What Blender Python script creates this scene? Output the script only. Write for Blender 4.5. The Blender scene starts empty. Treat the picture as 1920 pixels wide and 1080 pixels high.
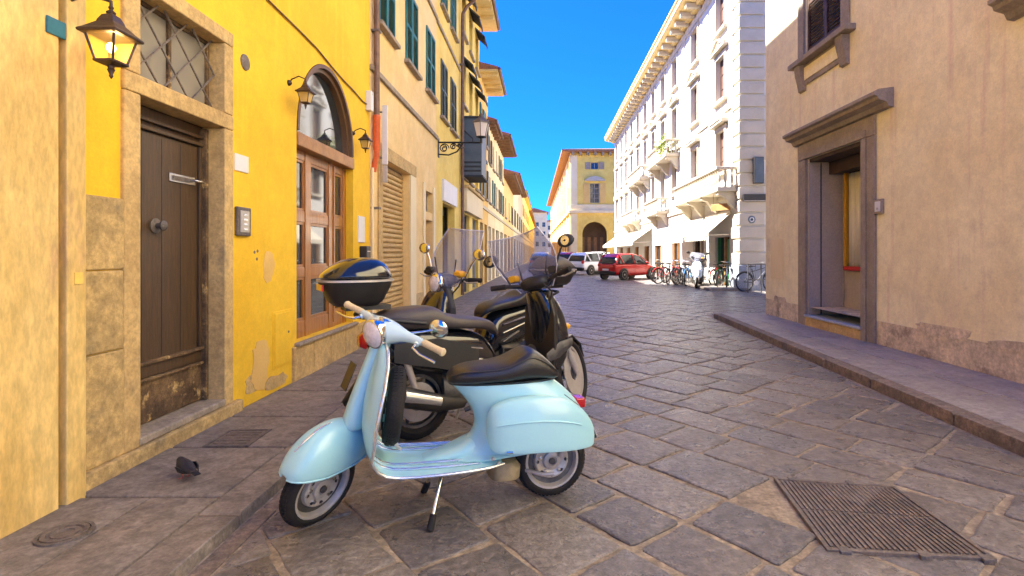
import bpy, bmesh, math, random
from mathutils import Matrix, Vector
random.seed(7)
PI = math.pi
R = math.radians
SC = bpy.context.scene
COL = SC.collection

# ------------------------------------------------------------------ camera
cam_d = bpy.data.cameras.new('camera')
cam = bpy.data.objects.new('camera', cam_d); COL.objects.link(cam)
cam.location = (0, 0, 1.35); cam.rotation_euler = (R(90), 0, 0)
cam_d.sensor_width = 36; cam_d.lens = 36 * 1000 / 1920
cam_d.shift_x = -60 / 1920; cam_d.shift_y = -65 / 1920
cam_d.clip_start = 0.05; cam_d.clip_end = 2000
SC.camera = cam

# ------------------------------------------------------------------ light
SUN_AZ, SUN_EL = R(-81), R(48)          # azimuth measured from +Y towards +X
w = bpy.data.worlds.new('World'); SC.world = w; w.use_nodes = True
nt = w.node_tree; nt.nodes.clear()
sky = nt.nodes.new('ShaderNodeTexSky'); sky.sky_type = 'NISHITA'; sky.sun_disc = False
sky.sun_elevation = SUN_EL; sky.sun_rotation = SUN_AZ; sky.altitude = 2500
sky.air_density = 1.0; sky.dust_density = 0.0; sky.ozone_density = 3.0
hsv = nt.nodes.new('ShaderNodeMix'); hsv.data_type = 'RGBA'; hsv.blend_type = 'MULTIPLY'; hsv.inputs[0].default_value = 1; hsv.inputs[7].default_value = (.045, .345, 1.0, 1)
bg = nt.nodes.new('ShaderNodeBackground'); bg.inputs['Strength'].default_value = 0.064
out = nt.nodes.new('ShaderNodeOutputWorld')
gam = nt.nodes.new('ShaderNodeGamma'); gam.inputs[1].default_value = .85
nt.links.new(sky.outputs[0], gam.inputs[0]); nt.links.new(gam.outputs[0], hsv.inputs[6]); nt.links.new(hsv.outputs[2], bg.inputs[0]); nt.links.new(bg.outputs[0], out.inputs[0])
sd = bpy.data.lights.new('sun', 'SUN'); sd.energy = 3.0; sd.angle = R(0.5); sd.color = (1, .97, .91)
sun = bpy.data.objects.new('sun', sd); COL.objects.link(sun)
to_sun = Vector((math.sin(SUN_AZ) * math.cos(SUN_EL), math.cos(SUN_AZ) * math.cos(SUN_EL), math.sin(SUN_EL)))
sun.rotation_euler = to_sun.to_track_quat('Z', 'Y').to_euler(); sun.location = (0, 0, 40)
SC.view_settings.view_transform = 'Standard'; SC.view_settings.look = 'None'
SC.view_settings.exposure = 3.3; SC.view_settings.gamma = 1
SC.cycles.max_bounces = 8; SC.cycles.diffuse_bounces = 5

# ------------------------------------------------------------------ materials
MATS = {}
def pm(name, c1, c2=None, scale=3.0, rough=.7, bump=0.0, bscale=30.0, metal=0.0, coat=0.0, streak=None, fine=.12,
       spec=.5, stretch=(1, 1, 1), blotch=None, rvar=0.0, mott=0.0):
    """procedural surface: two-tone noise, fine grain, optional streaks and blotches, bump"""
    if name in MATS: return MATS[name]
    m = bpy.data.materials.new(name); m.use_nodes = True; MATS[name] = m
    N, Lk = m.node_tree.nodes, m.node_tree.links
    b = N['Principled BSDF']
    b.inputs['Roughness'].default_value = rough; b.inputs['Metallic'].default_value = metal
    b.inputs['Coat Weight'].default_value = coat; b.inputs['Coat Roughness'].default_value = .05
    b.inputs['Specular IOR Level'].default_value = spec
    g = N.new('ShaderNodeNewGeometry'); mp = N.new('ShaderNodeMapping'); mp.inputs['Scale'].default_value = stretch
    Lk.new(g.outputs['Position'], mp.inputs['Vector'])
    P = mp.outputs[0]
    def noise(sc, det=6, ro=.6, vec=P):
        n = N.new('ShaderNodeTexNoise'); n.inputs['Scale'].default_value = sc; n.inputs['Detail'].default_value = det
        n.inputs['Roughness'].default_value = ro; Lk.new(vec, n.inputs['Vector']); return n.outputs['Fac']
    def ramp(fac, lo, hi):
        r = N.new('ShaderNodeMapRange'); r.inputs[1].default_value = lo; r.inputs[2].default_value = hi
        r.interpolation_type = 'SMOOTHSTEP'; Lk.new(fac, r.inputs[0]); return r.outputs[0]
    def mix(fac, a, bb, mode='MIX'):
        x = N.new('ShaderNodeMix'); x.data_type = 'RGBA'; x.blend_type = mode
        if hasattr(fac, 'is_linked'): Lk.new(fac, x.inputs[0])
        else: x.inputs[0].default_value = fac
        for s, i in ((a, 6), (bb, 7)):
            if isinstance(s, tuple): x.inputs[i].default_value = (*s, 1)
            else: Lk.new(s, x.inputs[i])
        return x.outputs[2]
    c = mix(ramp(noise(scale), .35, .65), c1, c2 or tuple(v * .85 for v in c1))
    if streak:
        ms = N.new('ShaderNodeMapping'); ms.inputs['Scale'].default_value = (9, 9, .5); Lk.new(g.outputs['Position'], ms.inputs['Vector'])
        c = mix(ramp(noise(1.0, 5, .6, ms.outputs[0]), .52, .75), c, streak)
    if blotch:
        col, sc, lo, hi = blotch
        c = mix(ramp(noise(sc, 8, .68), lo, hi), c, col)
    if fine:
        f = N.new('ShaderNodeMapRange'); f.inputs[1].default_value = .3; f.inputs[2].default_value = .7
        f.inputs[3].default_value = 1 - fine; f.inputs[4].default_value = 1 + fine
        Lk.new(noise(bscale, 4), f.inputs[0])
        x = N.new('ShaderNodeVectorMath'); x.operation = 'SCALE'; Lk.new(c, x.inputs[0]); Lk.new(f.outputs[0], x.inputs['Scale']); c = x.outputs[0]
    if mott:
        for sc_m, st_m in ((scale * 4.5, mott), (scale * 17, mott * .7)):
            f = N.new('ShaderNodeMapRange'); f.inputs[1].default_value = .36; f.inputs[2].default_value = .64; f.interpolation_type = 'SMOOTHSTEP'
            f.inputs[3].default_value = 1 - st_m; f.inputs[4].default_value = 1 + st_m * .8
            Lk.new(noise(sc_m, 8, .72), f.inputs[0])
            x = N.new('ShaderNodeVectorMath'); x.operation = 'SCALE'; Lk.new(c, x.inputs[0]); Lk.new(f.outputs[0], x.inputs['Scale']); c = x.outputs[0]
    Lk.new(c, b.inputs['Base Color'])
    if rvar:
        rr = N.new('ShaderNodeMapRange'); rr.inputs[1].default_value = .3; rr.inputs[2].default_value = .7
        rr.inputs[3].default_value = max(.02, rough - rvar); rr.inputs[4].default_value = min(1, rough + rvar)
        Lk.new(noise(scale * 2.3), rr.inputs[0]); Lk.new(rr.outputs[0], b.inputs['Roughness'])
    if bump:
        bp = N.new('ShaderNodeBump'); bp.inputs['Strength'].default_value = bump; bp.inputs['Distance'].default_value = .02
        Lk.new(noise(bscale, 7, .65), bp.inputs['Height']); Lk.new(bp.outputs[0], b.inputs['Normal'])
    return m

def glass(name, tint, mixf=.3, rough=.02):
    """thin see-through sheet: tinted transparency with a mirror-like reflection"""
    if name in MATS: return MATS[name]
    m = bpy.data.materials.new(name); m.use_nodes = True; MATS[name] = m
    N, Lk = m.node_tree.nodes, m.node_tree.links; N.clear()
    o = N.new('ShaderNodeOutputMaterial'); mx = N.new('ShaderNodeMixShader'); t = N.new('ShaderNodeBsdfTransparent')
    gl = N.new('ShaderNodeBsdfPrincipled'); gl.inputs['Roughness'].default_value = rough; gl.inputs['Base Color'].default_value = (*tint, 1)
    t.inputs[0].default_value = (*[min(1, .55 + .45 * v) for v in tint], 1); mx.inputs[0].default_value = mixf
    Lk.new(t.outputs[0], mx.inputs[1]); Lk.new(gl.outputs[0], mx.inputs[2]); Lk.new(mx.outputs[0], o.inputs[0])
    return m

def emit(name, col, s):
    m = bpy.data.materials.new(name); m.use_nodes = True; MATS[name] = m
    b = m.node_tree.nodes['Principled BSDF']; b.inputs['Base Color'].default_value = (*col, 1)
    b.inputs['Emission Color'].default_value = (*col, 1); b.inputs['Emission Strength'].default_value = s
    return m

M = {}
M['yellow'] = pm('yellow_plaster', (.90, .56, .028), (.83, .485, .018), 1.1, .85, .12, 60, streak=(.88, .57, .03), fine=.05, blotch=((.74, .46, .05), 2.2, .62, .8), mott=0.045)
M['peach'] = pm('peach_plaster', (.86, .62, .28), (.80, .55, .22), 1.2, .85, .1, 50, fine=.05, streak=(.82, .58, .24), mott=0.05)
M['lemon'] = pm('lemon_plaster', (.88, .64, .16), (.82, .56, .11), 1.2, .85, .1, 50, fine=.05, mott=0.05)
M['ochre'] = pm('ochre_plaster', (.80, .52, .16), (.72, .44, .12), 1, .85, .1, 50, fine=.05)
M['cream'] = pm('cream_plaster', (.86, .72, .45), (.80, .64, .36), 1, .85, .1, 50, fine=.05)
M['tan'] = pm('tan_plaster', (.90, .80, .53), (.84, .72, .45), .9, .9, .22, 45, streak=(.80, .64, .44), fine=.07, blotch=((.62, .48, .33), 1.7, .58, .8), mott=0.07)
M['tanlow'] = pm('worn_plaster_base', (.60, .49, .36), (.70, .57, .40), 1.6, .9, .35, 30, fine=.12, blotch=((.30, .23, .17), 2.5, .52, .7), mott=0.2)
M['white'] = pm('white_facade', (.62, .585, .52), (.57, .53, .465), 1, .8, .06, 40, fine=.04)
M['whitetrim'] = pm('white_trim', (.54, .475, .37), (.48, .42, .32), 2, .75, .08, 40, fine=.05)
M['traver'] = pm('travertine', (.78, .55, .20), (.64, .42, .125), 2.0, .55, .12, 34, fine=.1, stretch=(1, 1, .35), blotch=((.55, .34, .15), 5, .56, .75), mott=0.1)
M['sand'] = pm('sandstone', (.62, .42, .17), (.50, .33, .13), 3, .85, .3, 30, fine=.12, blotch=((.36, .26, .13), 3.4, .55, .75), mott=0.14)
M['sandgrey'] = pm('grey_sandstone', (.38, .30, .22), (.30, .24, .18), 3, .85, .25, 34, fine=.12, mott=0.2)
M['rough'] = pm('rough_stone', (.56, .38, .15), (.42, .29, .12), 3.2, .9, .6, 16, fine=.16, blotch=((.26, .20, .11), 2.6, .52, .72), mott=0.2)
M['frame'] = pm('brown_stone_frame', (.34, .28, .215), (.28, .23, .18), 3, .8, .2, 40, fine=.1, mott=0.12)
M['mortar'] = pm('sandy_mortar', (.36, .285, .205), (.28, .22, .16), 2.5, .95, .5, 40, fine=.2, mott=0.3)
STONES = []
for i, (a, bcol) in enumerate([((.165, .140, .125), (.205, .172, .15)), ((.20, .168, .145), (.15, .13, .12)), ((.135, .12, .114), (.175, .152, .14)), ((.225, .185, .155), (.175, .15, .132)), ((.255, .22, .19), (.20, .172, .15)), ((.155, .138, .132), (.21, .185, .17))]):
    STONES.append(pm('flagstone_%s' % 'abcdef'[i], a, bcol, 3.0 + i * .6, .34, .7, 30, fine=.2, blotch=((.27, .22, .18), 7 + i, .6, .8), rvar=.14, mott=0.26))
M['slab'] = pm('pavement_slab', (.255, .21, .17), (.20, .168, .143), 2.2, .6, .4, 30, fine=.15, blotch=((.35, .27, .2), 4, .58, .78), rvar=.12, mott=0.26)
M['slab2'] = pm('pavement_slab_dark', (.205, .168, .143), (.24, .2, .165), 2.7, .58, .4, 26, fine=.15, rvar=.12, mott=0.26)
M['slab_r'] = pm('right_pavement_slab', (.36, .315, .28), (.30, .265, .24), 2.4, .5, .4, 28, fine=.15, rvar=.12, mott=.16)
M['slab_r2'] = pm('right_pavement_slab_grey', (.31, .275, .25), (.37, .33, .29), 2.8, .5, .4, 28, fine=.15, rvar=.12, mott=.16)
M['kerb'] = pm('kerb_stone', (.25, .185, .135), (.17, .13, .10), 4, .75, .5, 24, fine=.2, mott=0.28)
M['iron'] = pm('cast_iron', (.17, .14, .12), (.12, .10, .09), 8, .55, .3, 60, metal=.15, mott=0.25)
M['rust'] = pm('rusty_iron', (.20, .155, .125), (.15, .12, .10), 8, .6, .3, 60, metal=.1, mott=0.25)
M['black'] = pm('black_metal', (.012, .012, .013), (.02, .018, .017), 6, .4, .05, 60, metal=.4, fine=.05)
M['lantern'] = pm('lantern_metal', (.065, .042, .034), (.085, .056, .044), 8, .42, .1, 60, metal=.6)
M['wood_dark'] = pm('dark_door_wood', (.062, .036, .018), (.090, .050, .024), 6, .42, .15, 40, stretch=(8, 8, .5), fine=.15, blotch=((.13, .07, .03), 3, .62, .85), mott=0.18)
M['wood_worn'] = pm('worn_door_wood', (.075, .042, .022), (.20, .12, .055), 5, .75, .5, 26, fine=.2, blotch=((.50, .33, .13), 6, .56, .64), mott=0.3)
M['wood'] = pm('chestnut_wood', (.40, .165, .030), (.30, .115, .020), 5, .4, .08, 40, stretch=(6, 6, .6), fine=.1, coat=.3)
M['wood_brown'] = pm('brown_shutter_wood', (.055, .03, .02), (.08, .042, .026), 6, .6, .1, 50)
M['arch_brown'] = pm('brown_arch_paint', (.15, .075, .028), (.12, .058, .022), 4, .5, .05, 40)
M['green'] = pm('teal_shutter_paint', (.016, .16, .155), (.02, .12, .12), 6, .55, .05, 40)
M['darkgreen'] = pm('grey_green_shutter', (.07, .10, .085), (.05, .075, .07), 6, .6)
M['pane'] = pm('window_pane', (.022, .026, .03), (.035, .04, .045), 3, .04, 0, 30, spec=.9, fine=0)
M['pane_brown'] = pm('brown_blind', (.15, .08, .055), (.12, .065, .045), 5, .5, 0, 30, fine=.05)
M['clear'] = glass('transom_glass', (.55, .50, .42), .45, .08)
M['screen'] = glass('windscreen_plastic', (.62, .62, .74), .20, .03)
M['lampglass'] = glass('lantern_glass', (.90, .62, .16), .45, .25)
M['lampglass2'] = glass('street_lamp_glass', (.92, .84, .78), .75, .4)
M['chrome'] = pm('chrome', (.75, .74, .72), (.7, .69, .67), 5, .12, 0, 30, metal=1, fine=.02)
M['steel'] = pm('wheel_steel', (.56, .51, .45), (.48, .43, .38), 9, .42, .05, 60, metal=.35, fine=.06)
M['rubber'] = pm('tyre_rubber', (.018, .016, .015), (.028, .023, .02), 6, .75, .2, 90, fine=.15, spec=.3)
M['blue'] = pm('pale_blue_paint', (.39, .70, .73), (.38, .69, .72), 2, .30, .01, 90, coat=.45, fine=.015)
M['white_grip'] = pm('cream_rubber', (.70, .56, .32), (.62, .50, .29), 8, .6, .05, 60)
M['palebar'] = pm('pale_enamel', (.55, .70, .70), (.54, .69, .69), 3, .25, 0, 30, coat=.6, fine=.01)
M['leather'] = pm('black_vinyl', (.020, .017, .016), (.026, .022, .02), 9, .30, .12, 120, fine=.08)
M['blackpaint'] = pm('black_gloss_paint', (.010, .010, .012), (.012, .012, .014), 3, .12, 0, 30, coat=.9, fine=0)
M['blackplastic'] = pm('black_plastic', (.020, .018, .017), (.028, .025, .023), 6, .48, .08, 120, fine=.06)
M['brownplastic'] = pm('brown_grey_seat', (.07, .055, .048), (.085, .066, .056), 6, .45, .08, 120)
M['engine'] = pm('engine_casting', (.16, .15, .14), (.09, .085, .08), 9, .45, .25, 60, metal=.6)
M['silencer'] = pm('beige_silencer', (.40, .31, .16), (.30, .22, .11), 9, .55, .2, 50, metal=.2)
M['red'] = pm('red_lens', (.55, .012, .012), (.5, .01, .01), 3, .15, 0, 30, coat=.5, fine=0)
M['amber'] = pm('amber_lens', (.85, .42, .02), (.8, .38, .02), 3, .15, 0, 30, coat=.5, fine=0)
M['lens'] = pm('headlight_glass', (.62, .58, .60), (.72, .68, .69), 30, .12, .1, 60, coat=.8)
M['alu'] = pm('aluminium_trim', (.72, .72, .70), (.66, .66, .65), 5, .25, 0, 30, metal=.8, fine=.03)
M['redcar'] = pm('red_car_paint', (.50, .003, .004), (.49, .003, .004), 2, .35, 0, 30, coat=.3, fine=0)
M['darkredcar'] = pm('dark_red_car_paint', (.34, .010, .018), (.32, .01, .018), 2, .2, 0, 30, coat=.8, fine=0)
M['whitecar'] = pm('white_car_paint', (.78, .78, .80), (.77, .77, .79), 2, .2, 0, 30, coat=.8, fine=0)
M['bluecar'] = pm('blue_car_paint', (.08, .22, .48), (.08, .22, .46), 2, .2, 0, 30, coat=.8, fine=0)
M['greycar'] = pm('grey_car_paint', (.20, .22, .26), (.19, .21, .25), 2, .2, 0, 30, coat=.8, fine=0)
M['carglass'] = pm('car_glass', (.02, .026, .03), (.03, .036, .04), 3, .06, 0, 30, spec=.35, fine=0)
M['awning'] = pm('cream_awning', (.62, .55, .43), (.56, .49, .38), 2, .9, .1, 60, fine=.04)
M['awning_dark'] = pm('dark_awning', (.03, .035, .045), (.045, .05, .06), 4, .8)
M['rooftile'] = pm('roof_tile', (.36, .16, .08), (.28, .13, .07), 6, .9, .5, 20, fine=.2, mott=0.25)
M['eave'] = pm('eave_timber', (.20, .10, .05), (.28, .15, .07), 6, .8, .2, 30)
M['eave_y'] = pm('cream_eave', (.78, .60, .26), (.70, .52, .22), 3, .8)
M['copper'] = pm('brown_drainpipe', (.13, .07, .05), (.19, .11, .075), 7, .5, .1, 40, metal=.3)
M['orange'] = pm('orange_pipe', (.72, .13, .02), (.60, .10, .02), 8, .5, .1, 40)
M['slatgate'] = pm('rolling_shutter_paint', (.60, .40, .14), (.52, .32, .10), 4, .55, .1, 40, fine=.1, stretch=(1, 1, 3), mott=0.12)
M['signwhite'] = pm('white_sign', (.75, .72, .72), (.7, .68, .68), 3, .5, 0, 30, fine=.03)
M['signdark'] = pm('dark_sign', (.020, .018, .02), (.03, .027, .03), 3, .4, 0, 30, fine=.03)
M['slate'] = pm('slate_blue_board', (.10, .13, .16), (.07, .10, .13), 2, .5, .05, 30, fine=.08)
M['bluesign'] = pm('blue_enamel', (.01, .13, .19), (.012, .11, .17), 8, .35, 0, 30)
M['cable'] = pm('dark_cable', (.16, .08, .02), (.12, .06, .02), 8, .7)
M['marble'] = pm('bluish_threshold', (.42, .45, .50), (.36, .39, .44), 5, .5, .1, 40)
M['interior'] = pm('dim_interior', (.10, .07, .05), (.07, .05, .035), 3, .9)
M['curtain'] = pm('pale_curtain', (.74, .71, .64), (.64, .61, .55), 3, .9, .1, 40, stretch=(6, 6, .3))
M['yellowstrip'] = pm('yellow_strip', (.68, .36, .02), (.6, .3, .02), 5, .5)
M['redbar'] = pm('red_bar', (.50, .03, .02), (.45, .03, .02), 5, .4)
M['recess'] = pm('recess_render', (.46, .40, .34), (.40, .35, .30), 2, .8, .15, 40)
M['leaf'] = pm('balcony_leaf', (.20, .30, .02), (.30, .38, .03), 12, .7)
M['bird'] = pm('dark_feathers', (.010, .010, .012), (.02, .02, .024), 30, .35, .3, 120, fine=.2)
M['birdleg'] = pm('pink_bird_leg', (.45, .13, .10), (.4, .11, .08), 20, .6)
M['greenpaint'] = pm('green_door_paint', (.02, .18, .05), (.02, .15, .05), 4, .5)
M['shopwood'] = pm('shop_wood', (.42, .21, .07), (.32, .15, .05), 4, .5)
M['greybase'] = pm('grey_stone_base', (.36, .38, .42), (.30, .32, .36), 2, .7, .15, 30, mott=0.15)
M['palescooter'] = pm('pale_blue_white_paint', (.55, .66, .82), (.5, .62, .8), 2, .2, 0, 30, coat=.7, fine=0)
M['bluescooter'] = pm('bright_blue_paint', (.06, .13, .42), (.06, .12, .38), 2, .2, 0, 30, coat=.7, fine=0)
M['redframe'] = pm('red_bike_paint', (.50, .03, .03), (.45, .03, .03), 3, .3, 0, 30, coat=.5)
M['wicker'] = pm('wicker_basket', (.35, .22, .10), (.26, .16, .07), 30, .8, .3, 60)
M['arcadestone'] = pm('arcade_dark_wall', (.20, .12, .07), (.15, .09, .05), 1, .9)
M['bulb'] = emit('bulb_glow', (1, .78, .36), 5)

# ------------------------------------------------------------------ mesh helpers
class MB:
    def __init__(s): s.v = []; s.f = []
    def add(s, vs, fs):
        o = len(s.v); s.v += [tuple(p) for p in vs]; s.f += [tuple(i + o for i in f) for f in fs]; return s
    def box(s, x0, x1, y0, y1, z0, z1):
        return s.add([(x0, y0, z0), (x1, y0, z0), (x1, y1, z0), (x0, y1, z0), (x0, y0, z1), (x1, y0, z1), (x1, y1, z1), (x0, y1, z1)],
                     [(3, 2, 1, 0), (4, 5, 6, 7), (0, 1, 5, 4), (1, 2, 6, 5), (2, 3, 7, 6), (3, 0, 4, 7)])
    def quad(s, a, b, c, d): return s.add([a, b, c, d], [(0, 1, 2, 3)])
    def prism(s, pts, y0, y1):                  # outline in x,z extruded along y
        n = len(pts)
        vs = [(x, y0, z) for x, z in pts] + [(x, y1, z) for x, z in pts]
        fs = [tuple(range(n)), tuple(range(2 * n - 1, n - 1, -1))] + [((i + 1) % n, i, n + i, n + (i + 1) % n) for i in range(n)]
        return s.add(vs, fs)
    def prism_x(s, pts, x0, x1):                # outline in y,z extruded along x
        n = len(pts)
        vs = [(x0, y, z) for y, z in pts] + [(x1, y, z) for y, z in pts]
        fs = [tuple(range(n)), tuple(range(2 * n - 1, n - 1, -1))] + [((i + 1) % n, i, n + i, n + (i + 1) % n) for i in range(n)]
        return s.add(vs, fs)
    def loft(s, rings, closed=True, caps=True):
        n = len(rings[0]); vs = [p for r in rings for p in r]; fs = []
        for k in range(len(rings) - 1):
            for i in range(n if closed else n - 1):
                j = (i + 1) % n
                fs.append((k * n + i, k * n + j, (k + 1) * n + j, (k + 1) * n + i))
        if caps and closed: fs += [tuple(range(n - 1, -1, -1)), tuple(range((len(rings) - 1) * n, len(rings) * n))]
        return s.add(vs, fs)
    def tube(s, path, r, n=8, caps=True, close=False):
        P = [Vector(p) for p in path]; rs = r if isinstance(r, (list, tuple)) else [r] * len(P)
        rings = []; up = None
        for i, p in enumerate(P):
            a = P[i - 1] if (i or close) else p; b = P[(i + 1) % len(P)] if (i < len(P) - 1 or close) else p
            t = (b - a).normalized()
            if up is None: up = Vector((0, 0, 1)) if abs(t.z) < .9 else Vector((1, 0, 0))
            u = (up - t * up.dot(t)); u = u.normalized() if u.length > 1e-6 else t.orthogonal().normalized()
            up = u; vv = t.cross(u)
            rings.append([p + (u * math.cos(2 * PI * k / n) + vv * math.sin(2 * PI * k / n)) * rs[i] for k in range(n)])
        if close: rings.append(rings[0]); return s.loft(rings, True, False)
        return s.loft(rings, True, caps)
    def lathe(s, prof, n=24, axis='z', o=(0, 0, 0), caps=True):
        rings = []
        for r, h in prof:
            ring = []
            for k in range(n):
                a = 2 * PI * k / n; c, d = r * math.cos(a), r * math.sin(a)
                p = {'z': (c, d, h), 'y': (c, h, d), 'x': (h, c, d)}[axis]
                ring.append((p[0] + o[0], p[1] + o[1], p[2] + o[2]))
            rings.append(ring)
        return s.loft(rings, True, caps)
    def ball(s, o, rx, ry, rz, n=14, m=8):
        rings = []
        for i in range(m + 1):
            t = PI * i / m; rr = max(math.sin(t), .01)
            rings.append([(o[0] + rx * rr * math.cos(2 * PI * k / n), o[1] + ry * rr * math.sin(2 * PI * k / n), o[2] - rz * math.cos(t)) for k in range(n)])
        return s.loft(rings)
    def xf(s, mat): s.v = [tuple(mat @ Vector(p)) for p in s.v]; return s
    def mesh(s, name, smooth=None, fix=True):
        me = bpy.data.meshes.new(name); me.from_pydata(s.v, [], s.f); me.update()
        if fix:
            bm = bmesh.new(); bm.from_mesh(me); bmesh.ops.recalc_face_normals(bm, faces=bm.faces); bm.to_mesh(me); bm.free()
        if smooth is not None:
            me.polygons.foreach_set('use_smooth', [True] * len(me.polygons)); me.set_sharp_from_angle(angle=R(smooth))
        return me
def obj(name, mb, mat, parent=None, smooth=None, bevel=0, sub=0, solid=0, loc=None, rot=None, fix=True):
    me = mb.mesh(name, smooth, fix) if isinstance(mb, MB) else mb
    if mat is not None and not me.materials: me.materials.append(M[mat] if isinstance(mat, str) else mat)
    o = bpy.data.objects.new(name, me); COL.objects.link(o)
    if parent: o.parent = parent
    if loc is not None: o.location = loc
    if rot is not None: o.rotation_euler = rot
    if solid: md = o.modifiers.new('solid', 'SOLIDIFY'); md.thickness = solid; md.offset = 0
    if sub: md = o.modifiers.new('sub', 'SUBSURF'); md.levels = sub; md.render_levels = sub
    if bevel: md = o.modifiers.new('bevel', 'BEVEL'); md.width = bevel; md.segments = 2; md.limit_method = 'ANGLE'; md.harden_normals = False
    return o
def tag(o, label, cat, group=None, kind=None):
    o['label'] = label; o['category'] = cat
    if group: o['group'] = group
    if kind: o['kind'] = kind
    return o
def thing(name, label, cat, loc=(0, 0, 0), rz=0, group=None):
    o = bpy.data.objects.new(name, None); COL.objects.link(o); o.location = loc; o.rotation_euler = (0, 0, rz); o.empty_display_size = .1
    return tag(o, label, cat, group)
def struct(name, mb, mat, parent=None, **k):
    o = obj(name, mb, mat, parent, **k)
    if not parent: o['kind'] = 'structure'
    return o
def copy_tree(o, parent=None):
    c = o.copy(); COL.objects.link(c); c.parent = parent
    for ch in list(o.children): copy_tree(ch, c)
    return c
def box(*a): return MB().box(*a)
def wall_mb(u0, u1, z0, z1, openings, depth=.2, thick=None):
    """wall plane (local x,z at y=0, front towards -y) with rectangular openings and their reveals"""
    us = sorted({u0, u1, *[o[0] for o in openings], *[o[1] for o in openings]})
    zs = sorted({z0, z1, *[o[2] for o in openings], *[o[3] for o in openings]})
    us = [u for u in us if u0 <= u <= u1]; zs = [z for z in zs if z0 <= z <= z1]
    mb = MB()
    for a, b in zip(us, us[1:]):
        for c, d in zip(zs, zs[1:]):
            cu, cz = (a + b) / 2, (c + d) / 2
            if any(o[0] < cu < o[1] and o[2] < cz < o[3] for o in openings): continue
            mb.quad((a, 0, c), (b, 0, c), (b, 0, d), (a, 0, d))
    for a, b, c, d in openings:
        for p, q in (((a, c), (b, c)), ((b, c), (b, d)), ((b, d), (a, d)), ((a, d), (a, c))):
            mb.quad((p[0], 0, p[1]), (p[0], depth, p[1]), (q[0], depth, q[1]), (q[0], 0, q[1]))
    return mb
CACHE = {}
def cached(key, fn):
    if key not in CACHE: CACHE[key] = fn()
    return CACHE[key]
def frame_mb(w, h, t, y0, y1, bars_v=(), bars_h=()):
    mb = MB().box(0, t, y0, y1, 0, h).box(w - t, w, y0, y1, 0, h).box(t, w - t, y0, y1, 0, t).box(t, w - t, y0, y1, h - t, h)
    for u in bars_v: mb.box(u - t * .35, u + t * .35, y0, y1, t, h - t)
    for z in bars_h: mb.box(t, w - t, y0 + .004, y1, z - t * .3, z + t * .3)
    return mb
def louvre_leaf_mb(w, h, pitch=.06):
    mb = MB().box(0, .05, 0, .04, 0, h).box(w - .05, w, 0, .04, 0, h).box(.05, w - .05, 0, .04, 0, .07).box(.05, w - .05, 0, .04, h - .07, h).box(.05, w - .05, .002, .038, h * .5 - .03, h * .5 + .03)
    return mb
def louvres_mb(w, h, pitch=.05):
    mb = MB(); z = .08
    while z < h - .1:
        mb.add([(.05, .004, z), (w - .05, .004, z), (w - .05, .034, z + pitch * .8), (.05, .034, z + pitch * .8), (.05, .012, z - .006), (w - .05, .012, z - .006), (w - .05, .04, z + pitch * .8 - .006), (.05, .04, z + pitch * .8 - .006)],
               [(0, 1, 2, 3), (7, 6, 5, 4), (0, 4, 5, 1), (2, 6, 7, 3)]); z += pitch
    return mb
def shuttered_window(parent, u, z, w, h, mat, out=-.03, pitch=.05):
    """closed pair of louvred leaves set in an opening"""
    for k in range(2):
        lw = w / 2 - .006
        l = obj('shutter', cached(('leaf', w, h), lambda: louvre_leaf_mb(lw, h).mesh('shutter')), None, parent, loc=(u + k * (w / 2) + .003, out, z))
        s = obj('louvres', cached(('louv', w, h, pitch), lambda: louvres_mb(lw, h, pitch).mesh('louvres')), None, l)
        for o in (l, s):
            if not o.data.materials: o.data.materials.append(M[mat])
            o.material_slots[0].link = 'OBJECT'; o.material_slots[0].material = M[mat]
def pane_window(parent, u, z, w, h, fmat='whitetrim', pmat='pane', depth=.14, vb=1, hb=2):
    f = obj('window', cached(('wf', w, h, vb, hb), lambda: frame_mb(w, h, .06, 0, .05, [w * (i + 1) / (vb + 1) for i in range(vb)], [h * (i + 1) / (hb + 1) for i in range(hb)]).mesh('window')), None, parent, loc=(u, depth, z))
    if not f.data.materials: f.data.materials.append(M[fmat])
    f.material_slots[0].link = 'OBJECT'; f.material_slots[0].material = M[fmat]
    p = obj('pane', cached(('wp', w, h), lambda: MB().box(.03, w - .03, .03, .04, .03, h - .03).mesh('pane')), None, f)
    if not p.data.materials: p.data.materials.append(M[pmat])
    p.material_slots[0].link = 'OBJECT'; p.material_slots[0].material = M[pmat]
    return f
def shell(parent, u0, u1, h, depth, mat, z0=-.1):
    """the rest of a building behind its facade: sides, back and flat top"""
    mb = MB()
    mb.quad((u0, .0, z0), (u0, depth, z0), (u0, depth, h), (u0, 0, h)).quad((u1, depth, z0), (u1, .0, z0), (u1, .0, h), (u1, depth, h))
    mb.quad((u0, depth, z0), (u1, depth, z0), (u1, depth, h), (u0, depth, h)).quad((u0, 0, h), (u1, 0, h), (u1, depth, h), (u0, depth, h))
    return obj('side_wall', mb, mat, parent)

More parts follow.
